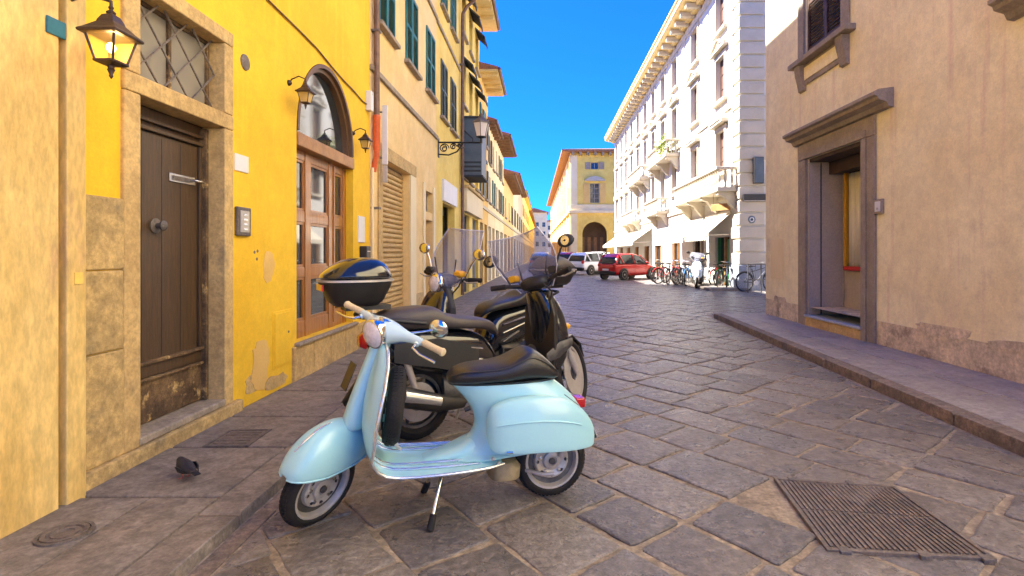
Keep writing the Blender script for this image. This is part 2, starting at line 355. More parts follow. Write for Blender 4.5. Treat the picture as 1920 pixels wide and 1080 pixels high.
# ------------------------------------------------------------------ ground, road, pavements
XL, XR = -2.53, 4.6          # facade lines of the two sides of the street
KL = -1.5                    # left kerb
def kerb_x(y): return 3.00 + .048 * y
struct('ground', MB().quad((-400, -60, -.06), (400, -60, -.06), (400, 900, -.06), (-400, 900, -.06)), 'mortar')
road = struct('road', MB().quad((-2.6, -6, 0), (30, -6, 0), (30, 400, 0), (-2.6, 400, 0)), 'mortar')
GR = [(1.292, 2.415), (1.955, 2.344), (1.985, 3.04), (1.38, 3.147)]     # corners of the ribbed cover
def clip(poly, a, b, c):     # keep a*x+b*y<=c
    res = []
    for i, p in enumerate(poly):
        q = poly[(i + 1) % len(poly)]
        dp, dq = a * p[0] + b * p[1] - c, a * q[0] + b * q[1] - c
        if dp <= 0: res.append(p)
        if (dp < 0 < dq) or (dq < 0 < dp):
            t = dp / (dp - dq); res.append((p[0] + (q[0] - p[0]) * t, p[1] + (q[1] - p[1]) * t))
    return res
def area(p): return .5 * sum(p[i][0] * p[(i + 1) % len(p)][1] - p[(i + 1) % len(p)][0] * p[i][1] for i in range(len(p)))
def slab_mb(mb, poly, z, top, bev=.007, jz=.005):
    """one stone: dished-edge block with a worn chamfer"""
    c = (sum(p[0] for p in poly) / len(poly), sum(p[1] for p in poly) / len(poly))
    tx, ty = random.uniform(-jz, jz) * 2, random.uniform(-jz, jz) * 2
    def ring(inset, h):
        res = []
        for p in poly:
            d = math.hypot(p[0] - c[0], p[1] - c[1]) or 1
            k = max(0, 1 - inset / d)
            x, y = c[0] + (p[0] - c[0]) * k, c[1] + (p[1] - c[1]) * k
            res.append((x, y, h + tx * (x - c[0]) + ty * (y - c[1])))
        return res
    rings = [[(p[0], p[1], z) for p in poly], ring(.002, top - bev * .9), ring(bev, top - bev * .25), ring(bev * 2.6, top)]
    n = len(poly); vs = [p for r in rings for p in r]; fs = []
    for k in range(3):
        for i in range(n): j = (i + 1) % n; fs.append((k * n + i, k * n + j, (k + 1) * n + j, (k + 1) * n + i))
    fs.append(tuple(range(3 * n, 4 * n))); mb.add(vs, fs)
def cut_corners(poly, r):
    res = []
    for i, p in enumerate(poly):
        a, b = poly[i - 1], poly[(i + 1) % len(poly)]
        for q in (a, b):
            d = math.hypot(q[0] - p[0], q[1] - p[1]); k = min(.3, r * random.uniform(.6, 1.5) / max(d, .01))
            res.append((p[0] + (q[0] - p[0]) * k, p[1] + (q[1] - p[1]) * k))
    return res
def rough_edge(poly, on):
    if not on: return poly
    res = []
    for i, p in enumerate(poly):
        q = poly[(i + 1) % len(poly)]; d = math.hypot(q[0] - p[0], q[1] - p[1]); res.append(p)
        if d > .14:
            n_ = 2 if d < .3 else 3
            for k in range(1, n_ + 1):
                t = (k + random.uniform(-.25, .25)) / (n_ + 1); e = random.uniform(-.007, .007)
                res.append((p[0] + (q[0] - p[0]) * t - (q[1] - p[1]) / d * e, p[1] + (q[1] - p[1]) * t + (q[0] - p[0]) / d * e))
    return res
ang = R(-50); D1 = (math.cos(ang), math.sin(ang)); D2 = (-math.sin(ang), math.cos(ang))
stones = []
p2 = -4.0
while p2 < 62:
    wv = random.uniform(.36, .47); p1 = -52 + random.uniform(0, .6)
    while p1 < 20:
        ln = random.uniform(.36, .66); g = random.uniform(.007, .019)
        j = lambda: random.uniform(-.014, .014)
        rect = [(p1 + g + j(), p2 + g + j()), (p1 + ln - g + j(), p2 + g + j()), (p1 + ln - g + j(), p2 + wv - g + j()), (p1 + g + j(), p2 + wv - g + j())]
        poly = [(a * D1[0] + b * D2[0], a * D1[1] + b * D2[1]) for a, b in rect]
        p1 += ln
        cx, cy = sum(p[0] for p in poly) / 4, sum(p[1] for p in poly) / 4
        if not (.8 < cy < 46 and -2.4 < cx < 12): continue
        if cx > 5.2 and cy < 9: continue
        poly = clip(poly, -1, 0, -KL - .12)                        # left gutter
        if cy < 11.6 and len(poly) > 2: poly = clip(poly, 1, -.048, 2.97)   # right kerb
        if len(poly) < 3 or abs(area(poly)) < .02: continue
        # leave the bed of the ribbed cover free
        if 1.36 < cx < 1.92 and 2.45 < cy < 3.05: continue
        stones.append((cy + abs(cx) * .2, rough_edge(cut_corners(poly, .014), cy < 7)))
    p2 += wv
stones.sort(key=lambda t: t[0])
rest = [MB() for _ in STONES]
for i, (d, poly) in enumerate(stones):
    top = .009 + random.uniform(-.004, .005)
    k = random.randrange(len(STONES))
    if i < 300:
        mb = MB(); slab_mb(mb, poly, -.02, top); obj('paving_stone', mb, STONES[k], road, smooth=35)
    else: slab_mb(rest[k], poly, -.02, top * .8)
for k, mb in enumerate(rest):
    o = obj('far_paving_stones', mb, STONES[k], road); o['kind'] = 'stuff'
# gutter row along the left kerb
y = .9
while y < 26:
    ln = random.uniform(.5, .95); mb = MB()
    slab_mb(mb, cut_corners([(KL + .012, y + .01), (KL + .105, y + .012), (KL + .10, y + ln - .01), (KL + .012, y + ln - .012)], .012), -.02, .006)
    obj('gutter_stone', mb, 'kerb', road, smooth=35); y += ln
# left pavement with kerb and slabs
pl = struct('left_pavement', box(XL - .3, KL - .02, -4, 60, -.04, .045), 'mortar')
y = -1.0
while y < 30:
    ln = random.uniform(.9, 1.5)
    mb = MB(); slab_mb(mb, [(KL - .21, y + .006), (KL - random.uniform(0, .008), y + .006), (KL - random.uniform(0, .008), y + ln - .006), (KL - .21, y + ln - .006)], -.02, .062, .014, .001)
    obj('kerb_stone', mb, random.choice(['slab', 'slab2']), pl, smooth=35); y += ln
y = -1.0
while y < 30:
    ln = random.uniform(.55, 1.0); cut = random.choice([None, random.uniform(-2.1, -1.95)])
    xs = [XL + .01, cut, KL - .215] if cut else [XL + .01, KL - .215]
    for a, b in zip(xs, xs[1:]):
        mb = MB(); e = lambda: random.uniform(-.006, .006)
        slab_mb(mb, [(a + .007 + e(), y + .008 + e()), (b - .007 + e(), y + .008 + e()), (b - .007 + e(), y + ln - .008 + e()), (a + .007 + e(), y + ln - .008 + e())], 0, .06 + random.uniform(-.002, .002), .008, .001)
        obj('pavement_slab', mb, random.choice(['slab', 'slab2']), pl, smooth=35)
    y += ln
# right pavement
pr = struct('right_pavement', MB().add([(kerb_x(-3) + .02, -3, -.04), (XR + .3, -3, -.04), (XR + .3, 11.1, -.04), (kerb_x(11.1) + .02, 11.1, -.04),
     (kerb_x(-3) + .02, -3, .085), (XR + .3, -3, .085), (XR + .3, 11.1, .085), (kerb_x(11.1) + .02, 11.1, .085)],
     [(3, 2, 1, 0), (4, 5, 6, 7), (0, 1, 5, 4), (1, 2, 6, 5), (2, 3, 7, 6), (3, 0, 4, 7)]), 'mortar')
y = 1.0
while y < 11.0:
    ln = min(random.uniform(.9, 1.3), 11.12 - y)
    mb = MB(); slab_mb(mb, [(kerb_x(y) + .004, y + .006), (kerb_x(y) + .16, y + .006), (kerb_x(y + ln) + .16, y + ln - .006), (kerb_x(y + ln) + .004, y + ln - .006)], -.02, .102, .016, .001)
    obj('kerb_stone', mb, 'kerb', pr, smooth=35); y += ln
y = 1.0
while y < 11.0:
    ln = min(random.uniform(.6, .95), 11.12 - y)
    xm = random.uniform(3.85, 4.1)
    for a, b in ((None, xm), (xm, XR - .005)):
        mb = MB(); a0 = kerb_x(y) + .172 if a is None else a + .006; a1 = kerb_x(y + ln) + .172 if a is None else a + .006
        slab_mb(mb, [(a0, y + .006), (b - .004, y + .006), (b - .004, y + ln - .006), (a1, y + ln - .006)], 0, .10 + random.uniform(-.0015, .0015), .007, .001)
        obj('pavement_slab', mb, random.choice(['slab_r', 'slab_r2']), pr, smooth=35)
    y += ln
far_pav = struct('far_pavement', box(5.9, 7.4, 19.0, 56, -.04, .10), 'slab')

# ------------------------------------------------------------------ left side: stone-clad corner, yellow house
LZ = R(90)
b1 = thing('stone_clad_building', 'travertine clad building front at the left edge of the street', 'building', (XL, 0, 0), LZ)
obj('wall', box(-4, 2.70, -.04, 3, 0, 9), 'traver', b1)
for z0, z1 in ((.02, 3.7), (3.72, 7)):
    obj('cladding_panel', box(-.6, 1.55, -.075, -.04, z0, z1), 'traver', b1, bevel=.006)
    obj('cladding_panel', box(1.56, 2.70, -.075, -.04, z0, z1), 'traver', b1, bevel=.006)
    obj('corner_strip', box(2.735, 2.852, -.085, .3, z0, z1), 'traver', b1, bevel=.008)
pl_ = tag(obj('street_plate', box(0, .105, -.012, 0, 0, .085), 'bluesign', bevel=.004), 'small blue enamel plate high on the travertine wall', 'sign')
pl_.location = (XL + .075, 2.625, 2.44); pl_.rotation_euler = (0, 0, LZ)
pt = tag(obj('sticker', box(0, .045, -.006, 0, 0, .06), 'lemon'), 'tiny yellow sticker low on the travertine corner strip', 'sticker')
pt.location = (XL + .085, 2.775, 1.19); pt.rotation_euler = (0, 0, LZ)

b2 = thing('yellow_house', 'bright yellow plastered house with dark door and arched window', 'building', (XL, 0, 0), LZ)
AY0, AY1, ASP, ART, SILL = 5.453, 7.067, 2.62, 3.53, .44
DY0, DY1 = 3.316, 4.189
mb = wall_mb(2.852, 7.73, .05, 13.2, [(3.19, 4.30, .05, 3.11), (AY0, AY1, SILL, ART)], .16)
# the rectangular opening's head is rounded off to an arch
ac, ar, ah = (AY0 + AY1) / 2, (AY1 - AY0) / 2, ART - ASP
arc = [(ac - ar * math.cos(PI * k / 32), ASP + ah * math.sin(PI * k / 32)) for k in range(33)]
for (a, b_) in zip(arc, arc[1:]):
    mb.quad((a[0], 0, a[1]), (b_[0], 0, b_[1]), (b_[0], 0, ART), (a[0], 0, ART))
    mb.quad((a[0], 0, a[1]), (a[0], .16, a[1]), (b_[0], .16, b_[1]), (b_[0], 0, b_[1]))
obj('wall', mb, 'yellow', b2, fix=False)
shell(b2, 2.86, 7.72, 13.2, 7, 'yellow')
obj('recess_back', box(3.0, 7.5, .9, .95, 0, 3.9), 'interior', b2)
# stone wainscot between the corner and the door, base course, plinth under the arch window
mbs = [(2.856, 3.19, .15, .78), (2.856, 3.185, .785, 1.25), (2.858, 3.19, 1.255, 1.675)]
for a, b_, c, d in mbs: obj('wainscot_block', box(a, b_, -.022, .02, c, d), 'rough', b2, bevel=.01)
obj('base_course', box(2.853, 4.40, -.055, .3, .03, .15), 'rough', b2, bevel=.012)
for k in range(5):
    obj('plinth_block', box(5.35 + k * .46, 5.35 + (k + 1) * .46 - .006, -.03, .02, .03, .405 + random.uniform(-.02, .01)), 'sand', b2, bevel=.01)
# door surround
obj('door_jamb', box(3.185, DY0, -.025, .16, .15, 2.335), 'sand', b2, bevel=.008)
obj('door_jamb', box(DY1, 4.305, -.025, .16, .15, 2.335), 'sand', b2, bevel=.008)
obj('door_lintel', box(3.185, 4.305, -.027, .16, 2.338, 2.455), 'sand', b2, bevel=.008)
obj('door_jamb', box(3.185, DY0, -.025, .16, 2.458, 3.005), 'sand', b2, bevel=.008)
obj('door_jamb', box(DY1, 4.305, -.025, .16, 2.458, 3.005), 'sand', b2, bevel=.008)
obj('top_lintel', box(3.185, 4.305, -.027, .16, 3.008, 3.115), 'sand', b2, bevel=.008)
obj('threshold', box(DY0 - .02, DY1 + .01, -.03, .3, .152, .205), 'sandgrey', b2, bevel=.012)
# the door itself
door = obj('door', box(DY0 + .002, DY1 - .002, .155, .20, .21, 2.333), 'wood_dark', b2)
for a, b_, c, d, m in ((DY0 + .03, DY1 - .085, .62, 2.17, 'wood_dark'), (DY0 + .02, DY1 - .03, .515, .60, 'wood_dark'), (DY0 + .015, DY1 - .02, .212, .49, 'wood_worn')):
    obj('panel', box(a, b_, .14, .157, c, d), m, door, bevel=.006)
for k in range(1, 4):
    u = DY0 + .03 + k * .19; obj('board_joint', box(u - .003, u + .003, .1385, .1405, .64, 2.15), 'signdark', door)
obj('moulding', box(DY0 + .01, DY1 - .01, .115, .156, .603, .628), 'wood_worn', door, bevel=.006)
obj('moulding', box(DY0 + .01, DY1 - .01, .115, .156, .492, .512), 'wood_worn', door, bevel=.006)
obj('moulding', box(DY0 + .01, DY1 - .01, .115, .156, 2.175, 2.20), 'wood_dark', door, bevel=.006)
obj('moulding', box(DY0 + .01, DY1 - .01, .12, .156, 2.235, 2.26), 'wood_dark', door, bevel=.006)
obj('stile', box(DY1 - .075, DY1 - .045, .125, .156, .63, 2.17), 'wood_dark', door, bevel=.005)
obj('stile', box(DY1 - .035, DY1 - .004, .10, .156, .21, 2.32), 'wood_worn', door, bevel=.005)
obj('letter_plate', MB().box(3.79, 4.07, .13, .138, 1.865, 1.925), 'alu', door, bevel=.003)
obj('letter_flap', MB().box(3.82, 4.0, .122, .131, 1.878, 1.91), 'iron', door)
obj('pull_handle', MB().tube([(4.0, .13, 1.895), (4.0, .09, 1.895), (4.10, .085, 1.895), (4.12, .13, 1.895)], .009, 8), 'chrome', door, smooth=50)
obj('knob', MB().lathe([(.05, .14), (.052, .132), (.02, .125), (.018, .10), (.034, .09), (.036, .075), (.02, .062), (.002, .06)], 18, 'y', (3.66, 0, 1.54)), 'iron', door, smooth=40)
# transom window with diamond grille
tw = obj('transom_window', MB().box(DY0, DY0 + .03, .1, .15, 2.456, 3.006).box(DY1 - .03, DY1, .1, .15, 2.456, 3.006).box(DY0 + .03, DY1 - .03, .1, .15, 2.456, 2.482).box(DY0 + .03, DY1 - .03, .1, .15, 2.98, 3.006).box(3.735, 3.765, .1, .14, 2.482, 2.98), 'wood_worn', b2)
obj('pane', box(DY0 + .03, 3.735, .118, .124, 2.482, 2.98), 'clear', tw)
obj('pane', box(3.765, DY1 - .03, .118, .124, 2.482, 2.98), 'clear', tw)
obj('curtain', box(DY0 + .03, DY1 - .03, .22, .23, 2.47, 3.0), 'curtain', tw)
grd = MB()
W_, H_ = DY1 - DY0, .55
for s_ in (1, -1):
    for k in range(-3, 5):
        a = k * .29; pts = []
        # line u = a + t, z = t*1.0 clipped to the opening
        t0, t1 = max(0, -a), min(H_, W_ - a)
        if t1 - t0 < .05: continue
        q = [(a + t0, t0), (a + t1, t1)]
        if s_ < 0: q = [(W_ - u, z) for u, z in q]
        grd.tube([(DY0 + q[0][0], .06, 2.456 + q[0][1]), (DY0 + q[1][0], .06, 2.456 + q[1][1])], .0075, 6)
obj('diamond_grille', grd, 'rust', tw, smooth=50)
# arched shop window
aw = obj('arch_window', MB().box(AY0, AY1, -.02, .15, 2.46, 2.60), 'shopwood', b2, bevel=.008)
rings = []
for k in range(33):
    a = PI * k / 32; ca, sa = math.cos(a), math.sin(a)
    def P(rr, hh, yy): return (ac - rr * ca, yy, ASP + hh * sa)
    rings.append([P(ar - .002, ah - .002, -.012), P(ar - .045, ah - .045, -.012), P(ar - .05, ah - .05, .03), P(ar - .09, ah - .09, .035), P(ar - .10, ah - .10, .13), P(ar - .002, ah - .002, .14)])
obj('arch_frame', MB().loft(rings, True, True), 'arch_brown', aw, smooth=30)
fan = MB(); fr = [(ac - (ar - .1) * math.cos(PI * k / 32), ASP + (ah - .1) * math.sin(PI * k / 32)) for k in range(33)]
fan.add([(u, .1, z) for u, z in [(fr[0][0], 2.60)] + fr + [(fr[-1][0], 2.60)]], [tuple(range(35))])
obj('fanlight_pane', fan, 'pane', aw)
cols = [5.453, 5.53, 5.86, 6.0, 6.50, 6.68, 6.96, 7.067]
rows = [.44, .62, 1.09, 1.20, 1.69, 1.81, 2.36, 2.46]
for i in range(0, 8, 2): obj('stile', box(cols[i], cols[i + 1], .09, .15, rows[0], rows[-1]), 'wood', aw, bevel=.006)
for i in range(3):
    for j in range(0, 8, 2): obj('rail', box(cols[2 * i + 1], cols[2 * i + 2], .098, .148, rows[j], rows[j + 1]), 'wood', aw, bevel=.005)
    for j in range(3):
        u0, u1, z0, z1 = cols[2 * i + 1], cols[2 * i + 2], rows[2 * j + 1], rows[2 * j + 2]
        obj('pane', box(u0, u1, .125, .132, z0, z1), 'pane', aw)
        obj('bead', MB().box(u0, u0 + .03, .106, .126, z0, z1).box(u1 - .03, u1, .106, .126, z0, z1).box(u0 + .03, u1 - .03, .106, .126, z0, z0 + .03).box(u0 + .03, u1 - .03, .106, .126, z1 - .03, z1), 'wood', aw, bevel=.004)
obj('glazing_post', box(6.62, 6.655, .075, .095, .5, 2.44), 'wood', aw, bevel=.005)
obj('sill', box(AY0 - .05, AY1 + .05, -.06, .16, .405, .438), 'sandgrey', b2, bevel=.008)
# small things fixed to the yellow wall
def fixed(name, mb, mat, label, cat, u, z, **k):
    o = tag(obj(name, mb, mat, **k), label, cat); o.location = (XL, u, z); o.rotation_euler = (0, 0, LZ); return o
fixed('vent_disc', MB().lathe([(.001, -.012), (.05, -.014), (.065, -.008), (.068, .002)], 24, 'y'), 'rust', 'round brown vent disc on the yellow wall above the white plate', 'vent', 4.51, 2.965, smooth=40)
fixed('wall_plate', box(-.10, .10, -.012, .002, -.07, .07), 'signwhite', 'blank white plate on the yellow wall between door and arched window', 'plate', 4.45, 2.10, bevel=.004)
ic = thing('intercom', 'grey metal intercom panel on the yellow wall beside the dark door', 'intercom', (XL, 4.457, 1.615), LZ)
obj('housing', box(-.10, .10, -.03, .002, -.12, .12), 'iron', ic, bevel=.008)
obj('face_plate', box(-.065, .065, -.035, -.029, -.09, .09), 'steel', ic, bevel=.004)
for k in range(4): obj('button', box(-.03, .03, -.04, -.034, -.075 + k * .04, -.055 + k * .04), 'alu', ic, bevel=.003)
hp = thing('wall_hatch', 'yellow painted utility hatch low on the yellow wall', 'hatch', (XL, 5.15, .53), LZ)
obj('hatch_frame', box(-.18, .18, -.008, .002, -.27, .27), 'yellow', hp, bevel=.003)
obj('hatch_door', box(-.16, .16, -.016, -.007, -.25, .25), 'yellow', hp, bevel=.004)
obj('lock', MB().lathe([(.001, -.02), (.012, -.02), (.012, -.015)], 10, 'y', (.1, 0, .05)), 'iron', hp)
for du, dz, wh_ in ((4.66, 1.36, 'left'), (4.70, 1.30, 'lowest'), (4.71, 1.37, 'upper right')):
    fixed('plug_hole', MB().lathe([(.001, -.003), (.013, -.003), (.016, .001)], 10, 'y'), 'rust', wh_ + ' of three small rusty plug holes in the yellow wall under the intercom', 'hole', du, dz)['group'] = 'plug holes under the intercom'
fixed('notice_board', box(-.12, .12, -.02, .002, -.18, .18), 'signwhite', 'white notice board on the yellow wall right of the arched window', 'notice', 7.36, 1.68, bevel=.005)
mbx = thing('mail_box', 'dark grey mail box below the white notice board', 'mail box', (XL, 7.40, 1.31), LZ)
obj('box_body', box(-.09, .09, -.10, .002, -.17, .14), 'blackplastic', mbx, bevel=.012)
obj('slot', box(-.06, .06, -.104, -.099, .06, .075), 'steel', mbx)
cb = tag(obj('cable', MB().tube([(XL + .015, y, z) for y, z in ((4.3, 3.72), (4.865, 3.66), (5.5, 3.64), (5.9, 3.62), (6.33, 3.56), (6.7, 3.52), (7.03, 3.50), (7.4, 3.46), (7.66, 3.47))], .009, 6), 'cable', smooth=60), 'dark cable slung along the yellow wall above the arched window', 'cable')
jb = thing('junction_box', 'white junction box on the yellow wall beside the drainpipe', 'box', (XL, 7.62, 3.52), LZ)
obj('box_body', box(-.06, .06, -.08, .002, -.14, .14), 'signwhite', jb, bevel=.01)
obj('lid_screw', MB().lathe([(.001, -.084), (.012, -.084), (.012, -.079)], 10, 'y', (0, 0, .1)), 'steel', jb)

def patch(parent, u, z, ru, rz, mat, label, y=-.003):
    n_ = 18; pts = []; y = -.002 - random.random() * .006
    for k in range(n_):
        a = 2 * PI * k / n_; q = random.uniform(.7, 1.1); pts.append((u + ru * q * math.copysign(abs(math.cos(a)) ** .6, math.cos(a)), z + rz * q * math.copysign(abs(math.sin(a)) ** .6, math.sin(a))))
    o = obj('plaster_patch', MB().prism(pts, y, -.0005), mat, parent); o['label'] = label
for u, z, a, b_, m_ in ((4.75, .36, .16, .22, 'ochre'), (4.62, .22, .10, .08, 'sand'), (5.02, .14, .22, .07, 'sand'), (4.9, 1.25, .11, .16, 'ochre'), (7.35, .75, .12, .3, 'ochre')):
    patch(b2, u, z, a, b_, m_, 'worn patch of old plaster')
# wall lanterns
def lantern(label, x, y, z, s, lit=False):
    t = thing('wall_lantern', label, 'lantern', (x, y, z), LZ, 'wall lanterns on the yellow house')
    wt, wb, h = .115, .072, .20        # glass body half widths and height
    def ring(wd, zz): return [(-wd * s, -wd * s, zz * s), (wd * s, -wd * s, zz * s), (wd * s, wd * s, zz * s), (-wd * s, wd * s, zz * s)]
    roof = MB().loft([ring(.155, .205), ring(.16, .225), ring(.13, .25), ring(.07, .315), ring(.065, .335), ring(.045, .38), ring(.012, .40)])
    obj('roof', roof, 'lantern', t, bevel=.004)
    obj('crown', MB().lathe([(.03 * s, .395 * s), (.035 * s, .41 * s), (.012 * s, .43 * s), (.02 * s, .45 * s), (.003 * s, .48 * s)], 12), 'lantern', t, smooth=40)
    gl = obj('glass_body', MB().loft([ring(wb, .005), ring(wt, h)], True, False), 'lampglass', t)
    for sx in (-1, 1):
        for sy in (-1, 1): obj('corner_bar', MB().tube([(sx * wb * s, sy * wb * s, 0), (sx * wt * s, sy * wt * s, h * s)], .010 * s, 6), 'lantern', t)
    obj('base', MB().loft([ring(.035, -.03), ring(.085, -.012), ring(.085, .008)]), 'lantern', t, bevel=.003)
    obj('finial', MB().lathe([(.03 * s, -.02 * s), (.022 * s, -.05 * s), (.028 * s, -.06 * s), (.012 * s, -.10 * s), (.016 * s, -.112 * s), (.003 * s, -.135 * s)], 12), 'lantern', t, smooth=40)
    obj('bulb', MB().ball((.0, 0, .12 * s), .032 * s, .032 * s, .042 * s), 'bulb' if lit else 'signwhite', t, smooth=60)
    d = (x - XL)
    obj('bracket', MB().tube([(0, 0, .40 * s), (0, 0, .50 * s), (0, d * .4, .56 * s), (0, d * .8, .50 * s), (0, d, .40 * s)], .014 * s, 8), 'lantern', t, smooth=50)
    obj('wall_boss', MB().lathe([(.06 * s, d), (.06 * s, d - .012), (.03 * s, d - .03), (.005, d - .035)], 16, 'y', (0, 0, .42 * s)), 'lantern', t, smooth=40)
    if lit:
        ld = bpy.data.lights.new('lantern_light', 'POINT'); ld.energy = .25; ld.color = (1, .75, .4); ld.shadow_soft_size = .03
        lo = bpy.data.objects.new('lantern_light', ld); COL.objects.link(lo); lo.parent = t; lo.location = (0, -.05 * s, .12 * s)
    return t
lantern('large dark wall lantern with its bulb lit above the door', -2.24, 2.76, 2.338, .63, True)
lantern('small unlit black wall lantern left of the arched window', -2.36, 5.28, 2.84, .47)
lantern('small unlit black wall lantern right of the arched window', -2.36, 7.05, 2.74, .47)

# drainpipe between yellow and peach house
dp = thing('drainpipe', 'brown metal drainpipe with orange lower length between yellow and peach house', 'drainpipe', (XL + .07, 7.84, 0))
obj('pipe', MB().lathe([(.045, 3.35), (.045, 11)], 14), 'copper', dp, smooth=50)
obj('painted_length', MB().lathe([(.046, 2.86), (.052, 2.9), (.052, 3.32), (.056, 3.33), (.056, 3.37), (.045, 3.38)], 14), 'orange', dp, smooth=50)
obj('outlet_pipe', MB().tube([(0, 0, 2.88), (0, 0, 2.78), (-.03, .01, 2.68), (-.05, .015, 2.55)], .04, 12), 'orange', dp, smooth=50)
obj('thin_pipe', MB().tube([(-.04, -.06, .06), (-.04, -.06, 2.6)], .02, 10), 'cream', dp, smooth=50)
for z in (1.0, 2.0, 4.6, 6.2): obj('clip', MB().box(-.07, .05, -.055, .055, z, z + .03), 'iron', dp)
sg = thing('hanging_sign', 'narrow white sign board projecting beside the drainpipe', 'sign', (XL, 8.12, 2.55))
obj('board', box(.07, .15, -.02, .02, .15, 1.05), 'signwhite', sg, bevel=.006)
obj('lower_board', box(.075, .145, -.015, .015, -.12, .14), 'steel', sg, bevel=.006)
for z in (.25, .95): obj('arm', MB().tube([(0, 0, z), (.08, 0, z)], .012, 8), 'iron', sg)

# peach house with rolling shutter
b3 = thing('peach_house', 'pale peach house with rolling shutter and teal window shutters', 'building', (XL, 0, 0), LZ)
gr0, gr1, gz = 8.30, 10.04, 2.83
wins = [(8.11, 8.98), (9.72, 10.62), (11.42, 12.30)]
ops = [(gr0, gr1, .05, gz), (11.30, 12.10, .05, 2.08), (11.30, 12.10, 2.25, 2.70)] + [(a, b_, z, z + 1.36) for a, b_ in wins for z in (4.88, 7.7)]
obj('wall', wall_mb(7.735, 12.55, .05, 13.7, ops, .2), 'peach', b3, fix=False)  # unseen upper wall raised to set the shade line on the tan house
shell(b3, 7.74, 12.54, 13.7, 7, 'peach')
for a, b_ in wins:
    for z in (4.88, 7.7):
        shuttered_window(b3, a, z, b_ - a, 1.36, 'green')
        obj('window_sill', box(a - .08, b_ + .08, -.10, .05, z - .07, z - .005), 'sandgrey', b3, bevel=.006)
obj('string_course', box(7.735, 12.55, -.05, .02, 4.02, 4.10), 'sandgrey', b3, bevel=.006)
obj('string_course', box(7.735, 12.55, -.05, .02, 6.82, 6.90), 'sandgrey', b3, bevel=.006)
obj('gate_jamb', box(gr0 - .2, gr0 - .004, -.03, -.002, .06, gz), 'sand', b3, bevel=.008)
obj('gate_jamb', box(gr1 + .004, gr1 + .42, -.03, -.002, .06, gz), 'cream', b3, bevel=.008)
obj('gate_lintel', box(gr0 - .2, gr1 + .42, -.032, -.002, gz + .003, gz + .22), 'sand', b3, bevel=.008)
rs = obj('rolling_shutter', box(gr0, gr1, .155, .165, .06, gz), 'iron', b3)
n = 32; ph = (gz - .08) / n
sl = MB().prism_x([(.155, 0), (.13, .006), (.115, ph * .35), (.12, ph * .75), (.15, ph - .004)], gr0 + .01, gr1 - .01).mesh('slat', 30)
sl.materials.append(M['slatgate'])
for k in range(n): obj('slat', sl, None, rs, loc=(0, 0, .07 + k * ph))
sd_ = obj('side_door', box(11.30, 12.10, .17, .2, .06, 2.08), 'shopwood', b3)
for z0, z1 in ((.2, .9), (1.0, 1.95)): obj('panel', box(11.42, 11.98, .155, .172, z0, z1), 'shopwood', sd_, bevel=.01)
obj('door_jamb', box(11.12, 11.295, -.03, -.002, .06, 2.85), 'cream', b3, bevel=.008)
obj('door_jamb', box(12.105, 12.28, -.03, -.002, .06, 2.85), 'cream', b3, bevel=.008)
pane_window(b3, 11.30, 2.25, .80, .45, 'sandgrey', 'pane', .12, 1, 0)
obj('plinth', box(10.47, 11.12, -.025, .01, .05, .55), 'sand', b3, bevel=.006)

# lemon house
b4 = thing('lemon_house', 'lemon yellow house with grey green shutters and a wide eave', 'building', (XL, 0, 0), LZ)
wins = [(13.04, 13.88), (14.40, 15.26)]
ops = [(a, b_, z, z + 1.4) for a, b_ in wins for z in (4.72, 7.45)] + [(13.3, 15.1, .05, 2.62)]
obj('wall', wall_mb(12.55, 16.0, .05, 9.25, ops, .2), 'lemon', b4, fix=False)
shell(b4, 12.56, 15.99, 9.25, 7, 'lemon')
for a, b_ in wins:
    for z in (4.72, 7.45):
        shuttered_window(b4, a, z, b_ - a, 1.4, 'darkgreen' if z < 5 else 'green')
        obj('window_sill', box(a - .08, b_ + .08, -.10, .05, z - .07, z - .005), 'sandgrey', b4, bevel=.006)
obj('roof', MB().prism([(12.5, 9.25), (16.05, 9.25), (16.05, 9.33), (12.5, 9.33)], -.55, 7).box(12.5, 16.05, 0.6, 7, 9.33, 9.8), 'eave', b4)
obj('gutter', MB().tube([(12.5, -.58, 9.28), (16.1, -.58, 9.28)], .07, 8), 'copper', b4, smooth=50)
for k in range(9): obj('rafter', box(12.6 + k * .41, 12.68 + k * .41, -.5, 0, 9.14, 9.25), 'eave', b4)
sh = obj('shop_front', box(13.3, 15.1, .3, .33, .06, 2.62), 'slate', b4)
for u in (13.3, 13.85, 14.5): obj('pane', box(u + .05, u + .5, .28, .301, .6, 2.4), 'pane', sh)
obj('shop_sign', box(13.2, 15.2, -.06, .02, 2.66, 3.2), 'signwhite', b4, bevel=.008)
obj('string_course', box(12.55, 16.0, -.05, .02, 6.78, 6.86), 'sandgrey', b4, bevel=.006)
dp = thing('drainpipe', 'dark drainpipe bending from the gutter at the lemon house corner', 'drainpipe', (XL, 16.0, 0))
obj('pipe', MB().tube([(.55, -.05, 9.22), (.55, -.05, 9.08), (.45, 0, 8.95), (.2, .03, 8.75), (.09, .03, 8.55), (.08, .03, 8.3), (.08, .03, .1)], .05, 12), 'copper', dp, smooth=60)
for z in (2, 4.5, 7): obj('clip', box(0, .14, -.03, .09, z, z + .04), 'iron', dp)

